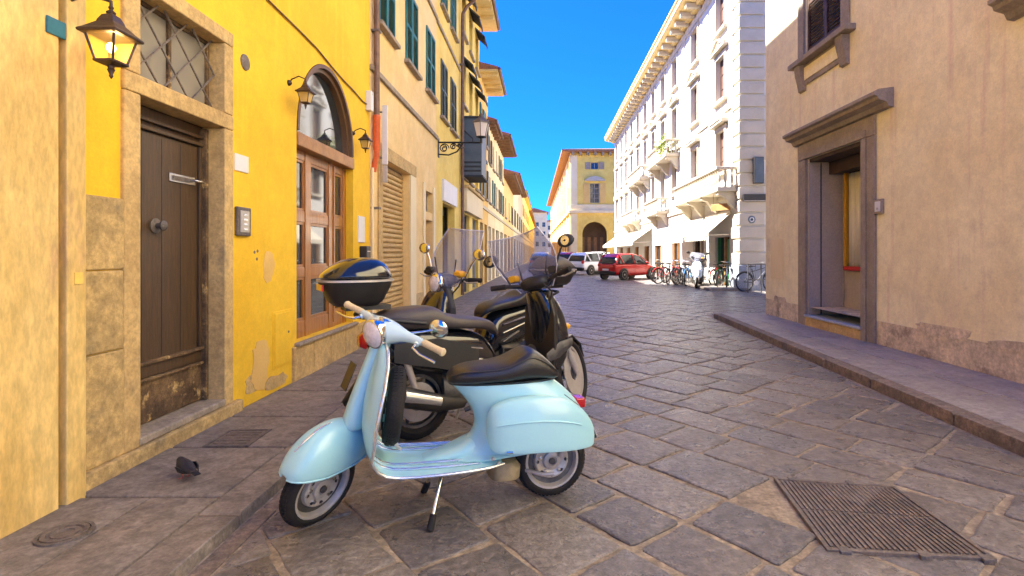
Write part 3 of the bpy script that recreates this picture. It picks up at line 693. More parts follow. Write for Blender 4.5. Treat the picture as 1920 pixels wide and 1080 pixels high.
# street lamp on its wrought iron bracket
sl_ = thing('street_lamp', 'street lantern on a scrolled iron bracket fixed to the lemon house', 'street lamp', (XL, 12.75, 3.70))
br = MB().tube([(0, 0, .30), (1.05, 0, .30)], .022, 8).tube([(0, 0, .02), (.25, 0, 0), (.45, 0, .08), (.6, 0, .28)], .018, 8)
def scroll(cx, cz, r0, turns, sgn, a0):
    pts = []
    for k in range(30):
        t = k / 29; a = a0 + sgn * t * turns * 2 * PI; rr = r0 * (1 - .82 * t)
        pts.append((cx + rr * math.cos(a), 0, cz + rr * math.sin(a)))
    return pts
for c in ((.14, .16, .12), (.36, .20, .085), (.50, .22, .05)): br.tube(scroll(c[0], c[1], c[2], 1.6, 1, 0), .012, 6); br.tube(scroll(c[0], c[1], c[2] * .8, 1.4, -1, PI), .010, 6)
obj('bracket', br, 'black', sl_, smooth=60)
obj('wall_plate', box(0, .02, -.06, .06, -.06, .40), 'black', sl_)
def hexr(r, z): return [(1.03 + r * math.cos(PI / 6 + PI / 3 * k), r * math.sin(PI / 6 + PI / 3 * k), z) for k in range(6)]
obj('stem', MB().tube([(1.03, 0, .28), (1.03, 0, .42)], .03, 8), 'black', sl_)
obj('glass_body', MB().loft([hexr(.12, .43), hexr(.20, .76)], True, False), 'lampglass2', sl_)
for k in range(6):
    a, b_ = hexr(.12, .43)[k], hexr(.20, .76)[k]; obj('glazing_bar', MB().tube([a, b_], .010, 5), 'iron', sl_)
obj('hood', MB().loft([hexr(.225, .75), hexr(.22, .78), hexr(.10, .87), hexr(.07, .90), hexr(.06, .96), hexr(.01, 1.0)]), 'iron', sl_)
obj('base_ring', MB().loft([hexr(.05, .40), hexr(.13, .425), hexr(.13, .44)]), 'black', sl_)

# the row of houses further up the left side
def row_house(name, label, y0, y1, h, over, mat, emat, cols, rows, wmat, ww=.85, wh=1.4, awn=False, shops=2, shmat='darkgreen', setback=0.0):
    t = thing(name, label, 'house', (XL - setback, 0, 0), LZ, 'houses along the left side of the street')
    L = y1 - y0; ops = []; cs = [y0 + L * (i + .5) / cols for i in range(cols)]
    for z in rows:
        for c in cs: ops.append((c - ww / 2, c + ww / 2, z, z + wh))
    sh = [(y0 + L * (i + .5) / shops - L / shops * .34, y0 + L * (i + .5) / shops + L / shops * .34) for i in range(shops)]
    ops += [(a, b_, .05, 2.6) for a, b_ in sh]
    obj('wall', wall_mb(y0, y1, 0, h, ops, .2), mat, t, fix=False)
    shell(t, y0 + .01, y1 - .01, h, 8, mat, 0)
    for z in rows:
        for c in cs:
            pane_window(t, c - ww / 2, z, ww, wh, 'whitetrim', 'pane', .12, 1, 1)
            if wmat and random.random() < .75:
                wm_ = random.choice([wmat, wmat, 'wood_brown', 'green'])
                for sgn in (-1, 1):
                    u = c - ww / 2 - ww * .5 if sgn < 0 else c + ww / 2
                    o = obj('shutter', cached(('rs', ww, wh), lambda: MB().box(0, ww * .5, -.05, -.005, 0, wh).mesh('shutter')), None, t, loc=(u, 0, z))
                    if not o.data.materials: o.data.materials.append(M[wmat])
                    o.material_slots[0].link = 'OBJECT'; o.material_slots[0].material = M[wm_]
            if awn:
                obj('awning', MB().prism_x([(0, z + wh + .12), (-.36, z + wh - .22), (-.36, z + wh - .34), (-.33, z + wh - .34), (-.33, z + wh - .24), (0, z + wh + .05)], c - ww * .62, c + ww * .62), 'awning_dark', t)
            obj('window_sill', cached(('sill', ww), lambda: MB().box(-ww / 2 - .1, ww / 2 + .1, -.09, .04, -.08, -.004).mesh('window_sill')), None, t, loc=(c, 0, z))
    for a, b_ in sh:
        s = obj('shop_front', box(a, b_, .18, .2, .05, 2.6), 'pane', t)
        for u in (a, (a + b_) / 2 - .04, b_ - .08): obj('post', box(u, u + .08, .10, .185, .05, 2.6), random.choice(['wood', 'whitetrim', 'slate']), s)
    obj('string_course', box(y0, y1, -.06, .02, 3.2, 3.32), 'whitetrim', t)
    rf = obj('roof', MB().box(y0 - .1, y1 + .25, -over, 8, h, h + .10).add([(y0 - .1, -over, h + .1), (y1 + .25, -over, h + .1), (y1 + .25, 4, h + 1.3), (y0 - .1, 4, h + 1.3), (y1 + .25, 8, h + .1), (y0 - .1, 8, h + .1)], [(0, 1, 2, 3), (3, 2, 4, 5), (1, 4, 2), (0, 3, 5)]), 'rooftile', t)
    obj('soffit', box(y0 - .08, y1 + .23, -over + .03, 0, h - .07, h - .003), emat, rf)
    for k in range(int(L / .7)): obj('rafter', box(y0 + .2 + k * .7, y0 + .30 + k * .7, -over + .06, 0, h - .19, h - .07), emat, rf)
    obj('gutter', MB().tube([(y0 - .1, -over - .04, h + .02), (y1 + .25, -over - .04, h + .02)], .06, 6), 'copper', rf)
    return t
rh = row_house('row_house', 'tall yellow house with dark window awnings behind the street lamp', 16.02, 20.9, 10.2, .72, 'lemon', 'eave_y', 3, (3.75, 6.0, 8.2), None, .8, 1.35, True, 2)
row_house('row_house', 'ochre yellow house with broad pale eave past the awnings', 20.92, 24.0, 8.55, .75, 'ochre', 'eave_y', 2, (3.7, 6.0), 'darkgreen', .75, 1.3)
row_house('row_house', 'narrow cream house with small windows in the left row', 24.02, 27.6, 7.3, .35, 'cream', 'eave', 2, (3.7, 5.5), 'darkgreen', .75, 1.2)
row_house('row_house', 'ochre house under a dark red brown eave in the left row', 27.62, 33.4, 7.45, .75, 'tan', 'eave', 3, (3.7, 5.6), 'darkgreen', .85, 1.2)
row_house('row_house', 'low house with brown eave beyond the red brown one', 33.42, 44, 6.3, .65, 'peach', 'eave', 3, (3.7,), 'darkgreen', .9, 1.3, False, 3)
row_house('row_house', 'pale lemon house far along the left row', 44.02, 62, 7.9, .5, 'tan', 'eave', 4, (3.7,), 'darkgreen', .95, 1.4, False, 4)
row_house('row_house', 'cream house second last in the left row', 62.02, 88, 8.6, .5, 'cream', 'eave_y', 5, (3.8, 5.9), 'darkgreen', 1, 1.3, False, 5)
row_house('row_house', 'distant ochre house closing the left row', 88.02, 140, 8.4, .5, 'lemon', 'eave', 10, (3.8, 6), None, 1, 1.4, False, 8)
for m_ in bpy.data.meshes:
    if m_.name.startswith('window_sill') and not m_.materials: m_.materials.append(M['sandgrey'])
bay = thing('bay_box', 'slate blue boxed bay on the tall yellow house', 'bay', (XL, 16.35, 3.75), LZ)
obj('side_panel', box(0, 1.3, -.62, 0, 0, 1.75), 'slate', bay, bevel=.01)
obj('roof_board', box(-.05, 1.36, -.68, .0, 1.752, 1.80), 'awning_dark', bay)
obj('sill_board', box(-.04, 1.35, -.66, .0, -.06, -.002), 'awning_dark', bay)
for k in range(3): obj('rail', box(-.012, -.001, -.60, -.02, .1 + k * .13, .16 + k * .13), 'awning_dark', bay)
ss = thing('shop_fascia', 'pale stone shop fascia jutting below the slate blue bay', 'fascia', (XL, 16.3, 0), LZ)
obj('fascia_board', box(0, 4.2, -.18, .0, 2.65, 3.35), 'cream', ss, bevel=.01)
obj('cornice', box(-.05, 4.25, -.26, .0, 3.352, 3.44), 'sand', ss, bevel=.01)

# ------------------------------------------------------------------ right side: tan house
RZ = R(-90)          # local x = -world Y, local y = into the building
t = thing('tan_house', 'tan plastered house with stone framed doorway on the right', 'building', (XR, 0, 0), RZ)
oy0, oy1 = -9.29, -7.67
wy0, wy1 = -9.37, -8.2
obj('wall', wall_mb(-11.06, 4, .42, 10.6, [(oy0, oy1, .285, 2.99), (wy0, wy1, 4.86, 6.6)], .62), 'tan', t, fix=False)
obj('wall_base', wall_mb(-11.06, 4, .05, .42, [(oy0, oy1, .285, .42)], .62), 'tanlow', t, fix=False)
shell(t, -11.05, 3.99, 10.6, 9, 'tan')
# doorway
obj('door_jamb', box(oy0 - .30, oy0 - .003, -.035, -.002, .10, 2.987), 'frame', t, bevel=.006)
obj('door_jamb', box(oy1 + .003, oy1 + .30, -.035, -.002, .10, 2.987), 'frame', t, bevel=.006)
obj('door_jamb', box(oy0 - .12, oy0 - .004, -.055, -.036, .10, 2.987), 'frame', t, bevel=.006)
obj('door_jamb', box(oy1 + .004, oy1 + .12, -.055, -.036, .10, 2.987), 'frame', t, bevel=.006)
obj('door_lintel', box(oy0 - .30, oy1 + .30, -.04, -.002, 2.993, 3.27), 'frame', t, bevel=.006)
obj('lintel_band', box(oy0 - .12, oy1 + .12, -.058, -.041, 2.995, 3.10), 'frame', t, bevel=.006)
def hood(parent, u0, u1, z):
    prof = [(0, z), (-.07, z + .01), (-.10, z + .07), (-.20, z + .10), (-.215, z + .14), (-.26, z + .16), (-.26, z + .20), (-.20, z + .235), (0, z + .26)]
    obj('door_hood', MB().prism_x(prof, u0, u1), 'frame', parent, smooth=25)
hood(t, oy0 - .42, oy1 + .66, 3.28)
hood(t, -5.22, -3.0, 3.62)
st = obj('door_step', box(oy0 - .02, oy1 + .02, -.07, .6, .25, .287), 'marble', t, bevel=.008)
obj('riser', box(oy0 - .05, oy1 + .05, -.05, -.003, .10, .248), 'sand', st)
dr = obj('recess_back', box(oy0, oy1, .62, .66, .28, 2.99), 'recess', t)
obj('lower_panel', box(oy0 + .12, oy1 - .1, .59, .619, .30, 1.05), 'recess', dr, bevel=.01)
obj('pane', box(oy0 + .2, oy1 - .08, .60, .612, 1.12, 2.75), 'pane', dr)
cu = MB(); pts = [(oy0 + .26 + k * .025, .565 + .014 * math.sin(k * 1.3)) for k in range(40)]
cu.loft([[(u, y, 1.13), (u, y, 2.7)] for u, y in pts if u < oy1 - .1], False)
obj('curtain', cu, 'curtain', dr, solid=.004, smooth=60)
obj('jamb_lining', box(oy0 + .003, oy0 + .03, .0, .585, .29, 2.92), 'recess', t, bevel=.004)
obj('lining_strip', box(oy0 + .031, oy0 + .04, .20, .215, .29, 2.92), 'signdark', t)
obj('yellow_post', box(oy0 + .14, oy0 + .19, .54, .60, 1.08, 2.72), 'yellowstrip', dr, bevel=.005)
obj('red_rail', box(oy0 + .14, oy1 - .1, .53, .60, 1.06, 1.13), 'redbar', dr, bevel=.006)
obj('soffit_board', box(oy0 + .01, oy1 - .01, .02, .6, 2.93, 2.985), 'wood_brown', t)
obj('roller_box', box(oy0 + .01, oy1 - .01, .35, .6, 2.72, 2.928), 'wood_brown', t)
# window with closed brown shutters, stone surround, sill and apron
shuttered_window(t, wy0, 4.86, wy1 - wy0, 1.74, 'wood_brown', .03, .055)
for u0, u1 in ((wy0 - .2, wy0 - .003), (wy1 + .003, wy1 + .2)):
    obj('window_jamb', box(u0, u1, -.05, -.002, 4.755, 6.6), 'frame', t, bevel=.006)
obj('window_sill', box(wy0 - .34, wy1 + .34, -.17, .03, 4.66, 4.75), 'frame', t, bevel=.012)
obj('apron', box(wy0 - .16, wy1 + .16, -.03, -.002, 4.30, 4.655), 'frame', t, bevel=.006)
obj('apron_panel', box(wy0 + .02, wy1 - .02, -.045, -.031, 4.38, 4.60), 'tan', t, bevel=.006)
for u in (wy0 - .18, wy1 - .02):
    obj('corbel', MB().prism_x([(0, 4.20), (-.05, 4.22), (-.07, 4.34), (-.11, 4.50), (-.13, 4.655), (0, 4.655)], u, u + .2), 'frame', t, bevel=.005)
obj('patched_plaster', box(-10.8, -10.25, -.008, -.001, .85, 1.62), 'cream', t, bevel=.004)['label'] = 'paler patched square of plaster'
for u, z, a, b_, m_ in ((-10.4, .44, .3, .08, 'tanlow'), (-6.2, .45, .5, .07, 'tanlow'), (-5.0, .44, .5, .06, 'tanlow')):
    patch(t, u, z, a, b_, m_, 'weathered plaster patch')
ic = thing('intercom', 'small white intercom on the tan wall beside the stone doorway', 'intercom', (XR, 7.29, 1.99), RZ)
obj('housing', box(-.085, .085, -.04, .002, -.10, .10), 'frame', ic, bevel=.01)
obj('face_plate', box(-.06, .06, -.046, -.039, -.07, .07), 'signwhite', ic, bevel=.006)
obj('button', MB().lathe([(.001, -.052), (.014, -.052), (.016, -.045)], 12, 'y', (0, 0, -.03)), 'steel', ic, smooth=40)

# ------------------------------------------------------------------ white palazzo
WX, WY0, WY1, WH = 7.1, 19.3, 53.5, 12.5
wb = thing('white_palazzo', 'white four storey corner building with balconies and deep cornice', 'building', (WX, 0, 0), RZ)
ycols = [21.4, 25.1, 28.9, 31.7, 34.5, 37.2, 40.1, 43.0, 45.9, 48.8, 51.7]
frows = [(4.55, 1.7), (7.45, 1.75), (10.25, 1.6)]
ww = 1.0
shops_ = [(20.4, 22.1, 2.0, 'a'), (23.7, 25.4, 2.0, 'b'), (27.7, 29.6, 2.0, 'c'), (32.3, 34.3, 1.85, 'd'), (36, 38, 1.85, 'd'), (40, 42, 1.85, 'd'), (44, 46, 1.85, 'd'), (48, 50, 1.85, 'd')]
ops = [(-y - ww / 2, -y + ww / 2, z, z + h) for y in ycols for z, h in frows] + [(-b_, -a, .1, h) for a, b_, h, k in shops_]
obj('wall', wall_mb(-WY1, -WY0, 0, WH, ops, .22), 'white', wb, fix=False)
shell(wb, -WY1 + .01, -WY0 - .001, WH, 12, 'white', 0)
def hood_mb(kind):
    mb = MB()
    if kind == 'arc':
        pts = [(-.85, 0), (-.85, .1)] + [(.85 * -math.cos(PI * (k + 1) / 12), .1 + .36 * math.sin(PI * (k + 1) / 12)) for k in range(11)] + [(.85, .1), (.85, 0)]
        pts2 = [(-.62, .10)] + [(.62 * -math.cos(PI * (k + 1) / 12), .10 + .22 * math.sin(PI * (k + 1) / 12)) for k in range(11)] + [(.62, .10)]
        mb.prism(pts, -.26, 0); mb.prism(pts2, -.30, -.261)
    elif kind == 'tri':
        mb.prism([(-.85, 0), (-.85, .09), (0, .40), (.85, .09), (.85, 0)], -.10, 0); mb.box(-.9, .9, -.22, -.101, 0, .09)
        mb.add([(-.9, -.22, .09), (-.9, -.1, .09), (0, -.22, .45), (0, -.1, .45), (-.9, -.22, .17), (-.9, -.1, .17), (0, -.22, .53), (0, -.1, .53)], [(0, 1, 3, 2), (4, 6, 7, 5), (0, 2, 6, 4), (1, 5, 7, 3), (0, 4, 5, 1)])
        mb.add([(.9, -.22, .09), (.9, -.1, .09), (0, -.22, .45), (0, -.1, .45), (.9, -.22, .17), (.9, -.1, .17), (0, -.22, .53), (0, -.1, .53)], [(0, 2, 3, 1), (4, 5, 7, 6), (0, 4, 6, 2), (1, 3, 7, 5), (0, 1, 5, 4)])
    else: mb.box(-.7, .7, -.12, 0, 0, .12)
    return mb.mesh('window_hood')
for zi, (z, h) in enumerate(frows):
    for yi, y in enumerate(ycols):
        f = pane_window(wb, -y - ww / 2, z, ww, h, 'pane_brown', 'pane_brown', .14, 1, 2)
        o = obj('window_surround', cached(('wsur', h), lambda: MB().box(-ww / 2 - .17, -ww / 2 - .003, -.05, -.001, 0, h).box(ww / 2 + .003, ww / 2 + .17, -.05, -.001, 0, h).box(-ww / 2 - .17, ww / 2 + .17, -.05, -.001, h + .003, h + .16).mesh('window_surround')), 'whitetrim', wb, loc=(-y, 0, z))
        o = obj('window_sill', cached('wsillw', lambda: MB().box(-.75, .75, -.16, -.001, -.12, -.003).mesh('window_sill')), 'whitetrim', wb, loc=(-y, 0, z))
        if zi < 2: obj('window_hood', cached(('whood', zi), lambda: hood_mb(['arc', 'tri'][zi])), 'whitetrim', wb, loc=(-y, 0, z + h + .22))
# quoins at the corner, alternating long and short
z = .95; k = 0
while z < WH - .5:
    a = .75 if k % 2 == 0 else .45
    obj('quoin', cached(('quoin', k % 2), lambda: MB().box(-a, .07, -.07, 1.15 if k % 2 == 0 else .85, 0, .41).mesh('quoin')), 'whitetrim', wb, loc=(-WY0, 0, z), bevel=.02)
    obj('end_course', cached('ecourse', lambda: MB().box(.0, .035, 1.17, 11.9, 0, .41).mesh('end_course')), 'white', wb, loc=(-WY0, 0, z), bevel=.02)
    z += .475; k += 1
for ys in (27.0, 42, 53.0):
    z = 3.6; k = 0
    while z < WH - .5:
        a = .5 if k % 2 == 0 else .3
        obj('quoin', cached(('quoin_m', k % 2), lambda: MB().box(-a, a, -.04, .0, 0, .44).mesh('quoin')), 'whitetrim', wb, loc=(-ys, -.001, z)); z += .475; k += 1
obj('stone_base', box(-WY0 - .9, -WY0 + .09, -.09, 6, .0, .93), 'greybase', wb, bevel=.015)
obj('string_course', box(-WY1, -WY0 - .05, -.09, -.001, 3.42, 3.58), 'whitetrim', wb, bevel=.01)
obj('string_course', box(-WY1, -WY0 - .05, -.07, -.001, 6.85, 6.95), 'whitetrim', wb, bevel=.01)
obj('frieze', box(-WY1, -WY0 + .02, -.06, -.001, 12.05, 12.28), 'whitetrim', wb)
cn = obj('cornice', MB().prism_x([(0, 12.5), (-.25, 12.5), (-.30, 12.62), (-.85, 12.68), (-.92, 12.75), (-.92, 12.92), (-1.0, 13.0), (-1.0, 13.06), (11, 13.4), (11, 12.5)], -WY1 - .6, -WY0 + .8), 'eave_y', wb, smooth=20)
y = WY0
while y < WY1:
    obj('modillion', cached('modil', lambda: MB().box(-.11, .11, -.72, -.05, 12.40, 12.60).mesh('modillion')), 'whitetrim', cn, loc=(-y, 0, 0)); y += .95
# balconies
def balcony(y0, y1, zf, prot=.75, label=None):
    b_ = obj('balcony', box(-y1, -y0, -prot, -.001, zf, zf + .16), 'whitetrim', wb, bevel=.02)
    obj('hand_rail', MB().box(-y1 - .03, -y0 + .03, -prot - .04, -prot + .16, zf + .80, zf + .90).box(-y0 - .17, -y0 + .03, -prot + .16, -.0, zf + .80, zf + .90).box(-y1 - .03, -y1 + .17, -prot + .16, 0, zf + .80, zf + .90), 'whitetrim', b_, bevel=.015)
    bal = cached('baluster', lambda: MB().lathe([(.05, 0), (.05, .06), (.03, .1), (.065, .25), (.06, .35), (.028, .5), (.045, .58), (.045, .64)], 8).mesh('baluster', 40))
    n_ = int((y1 - y0) / .26)
    for k in range(n_ + 1): obj('baluster', bal, 'whitetrim', b_, loc=(-y0 - .07 - k * (y1 - y0 - .14) / n_, -prot + .07, zf + .16))
    for k in range(2):
        for yy in (y0 + .07, y1 - .07): obj('baluster', bal, 'whitetrim', b_, loc=(-yy, -prot + .32 + k * .24, zf + .16))
    m_ = max(2, int((y1 - y0) / 1.9) + 1)
    for k in range(m_):
        u = -y0 - .25 - k * (y1 - y0 - .5) / (m_ - 1)
        obj('bracket', cached(('brk', prot), lambda: MB().prism_x([(0, 0), (-prot * .9, 0), (-prot * .9, -.10), (-prot * .6, -.18), (-prot * .35, -.45), (-.1, -.62), (0, -.66)], -.13, .13).mesh('bracket', 35)), 'whitetrim', b_, loc=(u, -.001, zf - .002))
balcony(19.45, 26.0, 3.62, .78)
balcony(27.9, 33.0, 6.45, .75)
balcony(30.4, 33.8, 3.62, .7)
balcony(35.6, 40.6, 6.30, .75)
balcony(39, 44.5, 3.62, .7)
# shop fronts of the palazzo
SHM = {'a': ('greenpaint', 'shopwood'), 'b': ('wood_brown', 'whitetrim'), 'c': ('shopwood', 'shopwood'), 'd': ('shopwood', 'wood_brown')}
for a, b_, h, k in shops_:
    s = obj('shop_front', box(-b_, -a, .21, .23, .1, h), 'pane', wb)
    m1, m2 = SHM[k]
    for i, u in enumerate((-b_, (-a - b_) / 2 - .05, -a - .1)): obj('post', box(u, u + .1, .10, .212, .1, h), m1 if i != 1 else m2, s)
    obj('door_leaf', box(-a - .42, -a - .11, .05, .2, .12, h - .1), m1, s)
    obj('stall_riser', box(-b_ + .1, (-a - b_) / 2 - .05, .12, .211, .1, .5), m2, s)
# street furniture on the palazzo
def awning(label, y0, y1, z0, z1, prot):
    a = thing('awning', label, 'awning', (WX, 0, 0), RZ, 'awnings over the palazzo shops')
    obj('canopy', MB().prism_x([(-.1, z1), (-prot, z0 + .04), (-prot, z0), (-prot + .02, z0), (-prot + .02, z0 + .03), (-.1, z1 - .03)], -y1, -y0), 'awning', a)
    va = MB(); n_ = max(6, int((y1 - y0) / .25))
    for k in range(n_):
        u0, u1 = -y1 + (y1 - y0) * k / n_, -y1 + (y1 - y0) * (k + 1) / n_
        va.prism([(u0, z0), (u0, z0 - .13), ((u0 + u1) / 2, z0 - .19), (u1, z0 - .13), (u1, z0)], -prot - .002, -prot + .012)
    obj('valance', va, 'awning', a)
    for u in (-y1 + .15, -y0 - .15): obj('arm', MB().tube([(u, -.05, z0 + .05), (u, -prot + .03, z0 + .02)], .02, 6), 'steel', a)
    obj('cassette', box(-y1, -y0, -.12, -.002, z1 - .02, z1 + .10), 'whitetrim', a)
awning('cream awning nearest the corner of the white building', 20.1, 23.1, 2.02, 2.85, 1.0)
awning('cream awning over the middle shop of the white building', 23.4, 27.6, 2.0, 2.8, 1.0)
awning('long cream awning farthest along the white building', 35.0, 52.5, 2.05, 2.95, 1.3)
fs = thing('sign_board', 'tan sign board hanging under the big corner balcony', 'sign', (WX - .38, 20.3, 2.98), R(-60))
obj('board', box(-.45, .45, -.03, .03, 0, .26), 'shopwood', fs, bevel=.008)
for u in (-.35, .35): obj('hanger', MB().tube([(u, 0, .26), (u, 0, .66)], .008, 6), 'iron', fs)
s1 = thing('light_box', 'dark upright light box on the shaded end wall of the white building', 'sign', (7.7, WY0 - .06, 3.86))
obj('box_body', box(-.17, .17, -.16, .02, 0, .95), 'signdark', s1, bevel=.01)
obj('face', box(-.14, .14, -.166, -.159, .03, .92), 'slate', s1)
s2 = thing('sign_board', 'black horizontal sign board below the dark light box', 'sign', (7.55, WY0 - .06, 3.22))
obj('board', box(-.38, .6, -.10, .02, 0, .26), 'signdark', s2, bevel=.01)
obj('trim', box(-.37, .59, -.108, -.10, .01, .03), 'steel', s2)
s3 = thing('round_sign', 'small round grey emblem sign on the end wall of the white building', 'sign', (7.49, WY0 - .05, 2.57))
obj('disc', MB().lathe([(.001, -.03), (.13, -.03), (.14, -.02), (.14, .02)], 24, 'y'), 'slate', s3, smooth=40)
obj('emblem', MB().lathe([(.05, -.031), (.05, -.036), (.085, -.036), (.085, -.031)], 20, 'y'), 'signwhite', s3)
pt_ = thing('potted_plant', 'leafy green plants on the upper balcony of the white building', 'plant', (WX - .58, 28.8, 6.72))
obj('planter', box(-.12, .12, -.55, .55, 0, .3), 'shopwood', pt_, bevel=.02)
lv = MB()
for k in range(420):
    p = Vector((random.gauss(-.08, .18), random.uniform(-.85, .95), .30 + random.gauss(.12, .24))); a = random.uniform(0, 2 * PI); b_ = random.uniform(-1, 1); s_ = random.uniform(.06, .13)
    d1 = Vector((math.cos(a), math.sin(a), b_)) * s_; d2 = Vector((-math.sin(a), math.cos(a), .3)) * s_ * .5
    lv.quad(p, p + d1 * .5 + d2, p + d1, p + d1 * .5 - d2)
obj('foliage', lv, 'leaf', pt_, fix=False)

# ------------------------------------------------------------------ far yellow building with the arcade
FY = 65.0
fb = thing('arcade_building', 'yellow building with a tall dark arch closing the right side', 'building', (3.25, FY, 0))
a0, a1, asp, art = 1.43, 4.42, 3.7, 5.2
mb = wall_mb(0, 12, 0, 13.6, [(a0, a1, 0, art), (2.35, 3.5, 7.5, 9.9), (2.45, 3.4, 11.6, 12.45), (7.2, 10.2, 0, art), (8.1, 9.25, 7.5, 9.9), (8.2, 9.15, 11.6, 12.45)], .4)
for A0, A1 in ((a0, a1), (7.2, 10.2)):
    c_ = (A0 + A1) / 2; r_ = (A1 - A0) / 2
    arc = [(c_ - r_ * math.cos(PI * k / 20), asp + (art - asp) * math.sin(PI * k / 20)) for k in range(21)]
    for p, q in zip(arc, arc[1:]):
        mb.quad((p[0], 0, p[1]), (q[0], 0, q[1]), (q[0], 0, art), (p[0], 0, art)); mb.quad((p[0], 0, p[1]), (p[0], .6, p[1]), (q[0], .6, q[1]), (q[0], 0, q[1]))
obj('front_wall', mb, 'lemon', fb, fix=False)
obj('arcade_back', box(.2, 11.8, 3.0, 3.1, 0, 6.2), 'arcadestone', fb)
obj('arcade_ceiling', box(.2, 11.8, .5, 3.0, 5.6, 5.7), 'arcadestone', fb)
for k in range(4): obj('arcade_door', box(1.5 + k * .8, 1.9 + k * .8, 2.95, 2.999, .1, 3.4), 'shopwood', fb)
for A0, A1 in ((a0, a1), (7.2, 10.2)):
    c_ = (A0 + A1) / 2; r_ = (A1 - A0) / 2; rg = []
    for k in range(21):
        a = PI * k / 20; rg.append([(c_ - (r_ + e) * math.cos(a), yy, asp + (art - asp + e) * math.sin(a)) for e, yy in ((.01, -.08), (.30, -.08), (.30, -.001), (.01, -.001))])
    obj('archivolt', MB().loft(rg), 'lemon', fb, smooth=30)
for u in (0, 5.3, 11.2):
    obj('pilaster', box(u + .02, u + .8, -.12, -.001, 0, 6.2), 'cream', fb, bevel=.02); obj('pilaster', box(u + .02, u + .8, -.10, -.001, 6.9, 13.3), 'cream', fb, bevel=.02)
obj('string_course', box(-.2, 12, -.35, -.001, 6.25, 6.6), 'cream', fb, bevel=.02)
obj('balustrade_band', box(.0, 12, -.16, -.001, 6.602, 7.3), 'cream', fb, bevel=.02)
for c_ in (2.92, 8.67):
    pane_window(fb, c_ - .575, 7.5, 1.15, 2.4, 'whitetrim', 'pane', .2, 1, 3)
    pane_window(fb, c_ - .475, 11.6, .95, .85, 'whitetrim', 'pane', .2, 1, 0)
    for s_ in (-1, 1):
        obj('shutter', box(c_ + s_ * .95 - .36, c_ + s_ * .95 + .36, -.08, -.002, 7.5, 9.9), 'ochre', fb, bevel=.01)
        obj('shutter', box(c_ + s_ * .84 - .32, c_ + s_ * .84 + .32, -.08, -.002, 11.6, 12.45), 'sandgrey', fb, bevel=.01)
    obj('pediment', MB().prism([(c_ - 1.2, 10.15), (c_ - 1.2, 10.3), (c_ - .6, 10.62), (c_, 10.75), (c_ + .6, 10.62), (c_ + 1.2, 10.3), (c_ + 1.2, 10.15)], -.35, -.001), 'whitetrim', fb)
# the flank facing the street runs off at a slight angle
LW = math.hypot(1.45, 73); fl_rot = R(-90) + math.atan2(1.45, 73)
fo = [(LW - 6 * k - 4.1, LW - 6 * k - 2.9, z, z + h) for k in range(11) for z, h in ((7.5, 2.3), (11.5, .95))]
fl = obj('flank_wall', wall_mb(0, LW, 0, 13.6, fo, .25), 'lemon', fb, loc=(-1.45, 73, 0), rot=(0, 0, fl_rot), fix=False)
for k in range(11):
    pane_window(fl, LW - 6 * k - 4.1, 7.5, 1.2, 2.3, 'whitetrim', 'pane', .15, 1, 3)
    pane_window(fl, LW - 6 * k - 4.1, 11.5, 1.2, .95, 'whitetrim', 'pane', .15, 1, 0)
    obj('pilaster', box(LW - 6 * k - .8, LW - 6 * k - .03, -.12, -.001, 0, 13.3), 'cream', fl)
    obj('ground_bay', box(LW - 6 * k - 5.6, LW - 6 * k - 1.2, -.06, -.001, .4, 5.4), 'sandgrey', fl, bevel=.02)
obj('string_course', box(0, LW + .1, -.30, -.001, 6.26, 6.62), 'cream', fl)
obj('back_wall', MB().quad((12, 0, 0), (12, 73, 0), (12, 73, 13.6), (12, 0, 13.6)).quad((-1.45, 73, 0), (12, 73, 0), (12, 73, 13.6), (-1.45, 73, 13.6)), 'lemon', fb, fix=False)
rf = obj('roof', MB().add([(-1.1, -1.1, 13.6), (13, -1.1, 13.6), (13, 74, 13.6), (-2.6, 74, 13.6), (-1.1, -1.1, 13.85), (13, -1.1, 13.85), (13, 74, 13.85), (-2.6, 74, 13.85), (5.5, 6, 15.3), (5, 68, 15.3)],
     [(0, 1, 2, 3), (0, 1, 5, 4), (1, 2, 6, 5), (2, 3, 7, 6), (3, 0, 4, 7), (4, 5, 8), (5, 6, 9, 8), (6, 7, 9), (7, 4, 8, 9)]), 'rooftile', fb)
for k in range(14): obj('eave_bracket', box(.1 + k * .9, .4 + k * .9, -.85, -.02, 13.25, 13.595), 'sandgrey', rf)
# houses that close the view at the far end of the street
for i, (x0, x1, yy, hh, m_, lb) in enumerate(((-9, 1.2, 205, 17, 'cream', 'pale distant house left of the street end'), (1.3, 9, 230, 15, 'white', 'whitish distant house right at the street end'), (-30, -9.1, 190, 14, 'lemon', 'yellow distant house behind the left row'))):
    h_ = thing('distant_house', lb, 'house', (x0, yy, 0), 0, 'houses at the far end of the street')
    cs = [(x1 - x0) * (k + .5) / 4 for k in range(4)]
    obj('wall', wall_mb(0, x1 - x0, 0, hh, [(c - .6, c + .6, z, z + 1.8) for c in cs for z in (4, 8, 11.5)], .3), m_, h_, fix=False)
    shell(h_, .01, x1 - x0 - .01, hh, 12, m_, 0)
    for c in cs:
        for z in (4, 8, 11.5): pane_window(h_, c - .6, z, 1.2, 1.8, 'whitetrim', 'pane', .15, 1, 1)
    obj('roof', MB().prism([(-.6, hh), (x1 - x0 + .6, hh), (x1 - x0 + .6, hh + .2), ((x1 - x0) / 2, hh + 1.8), (-.6, hh + .2)], -.7, 13), 'rooftile', h_)

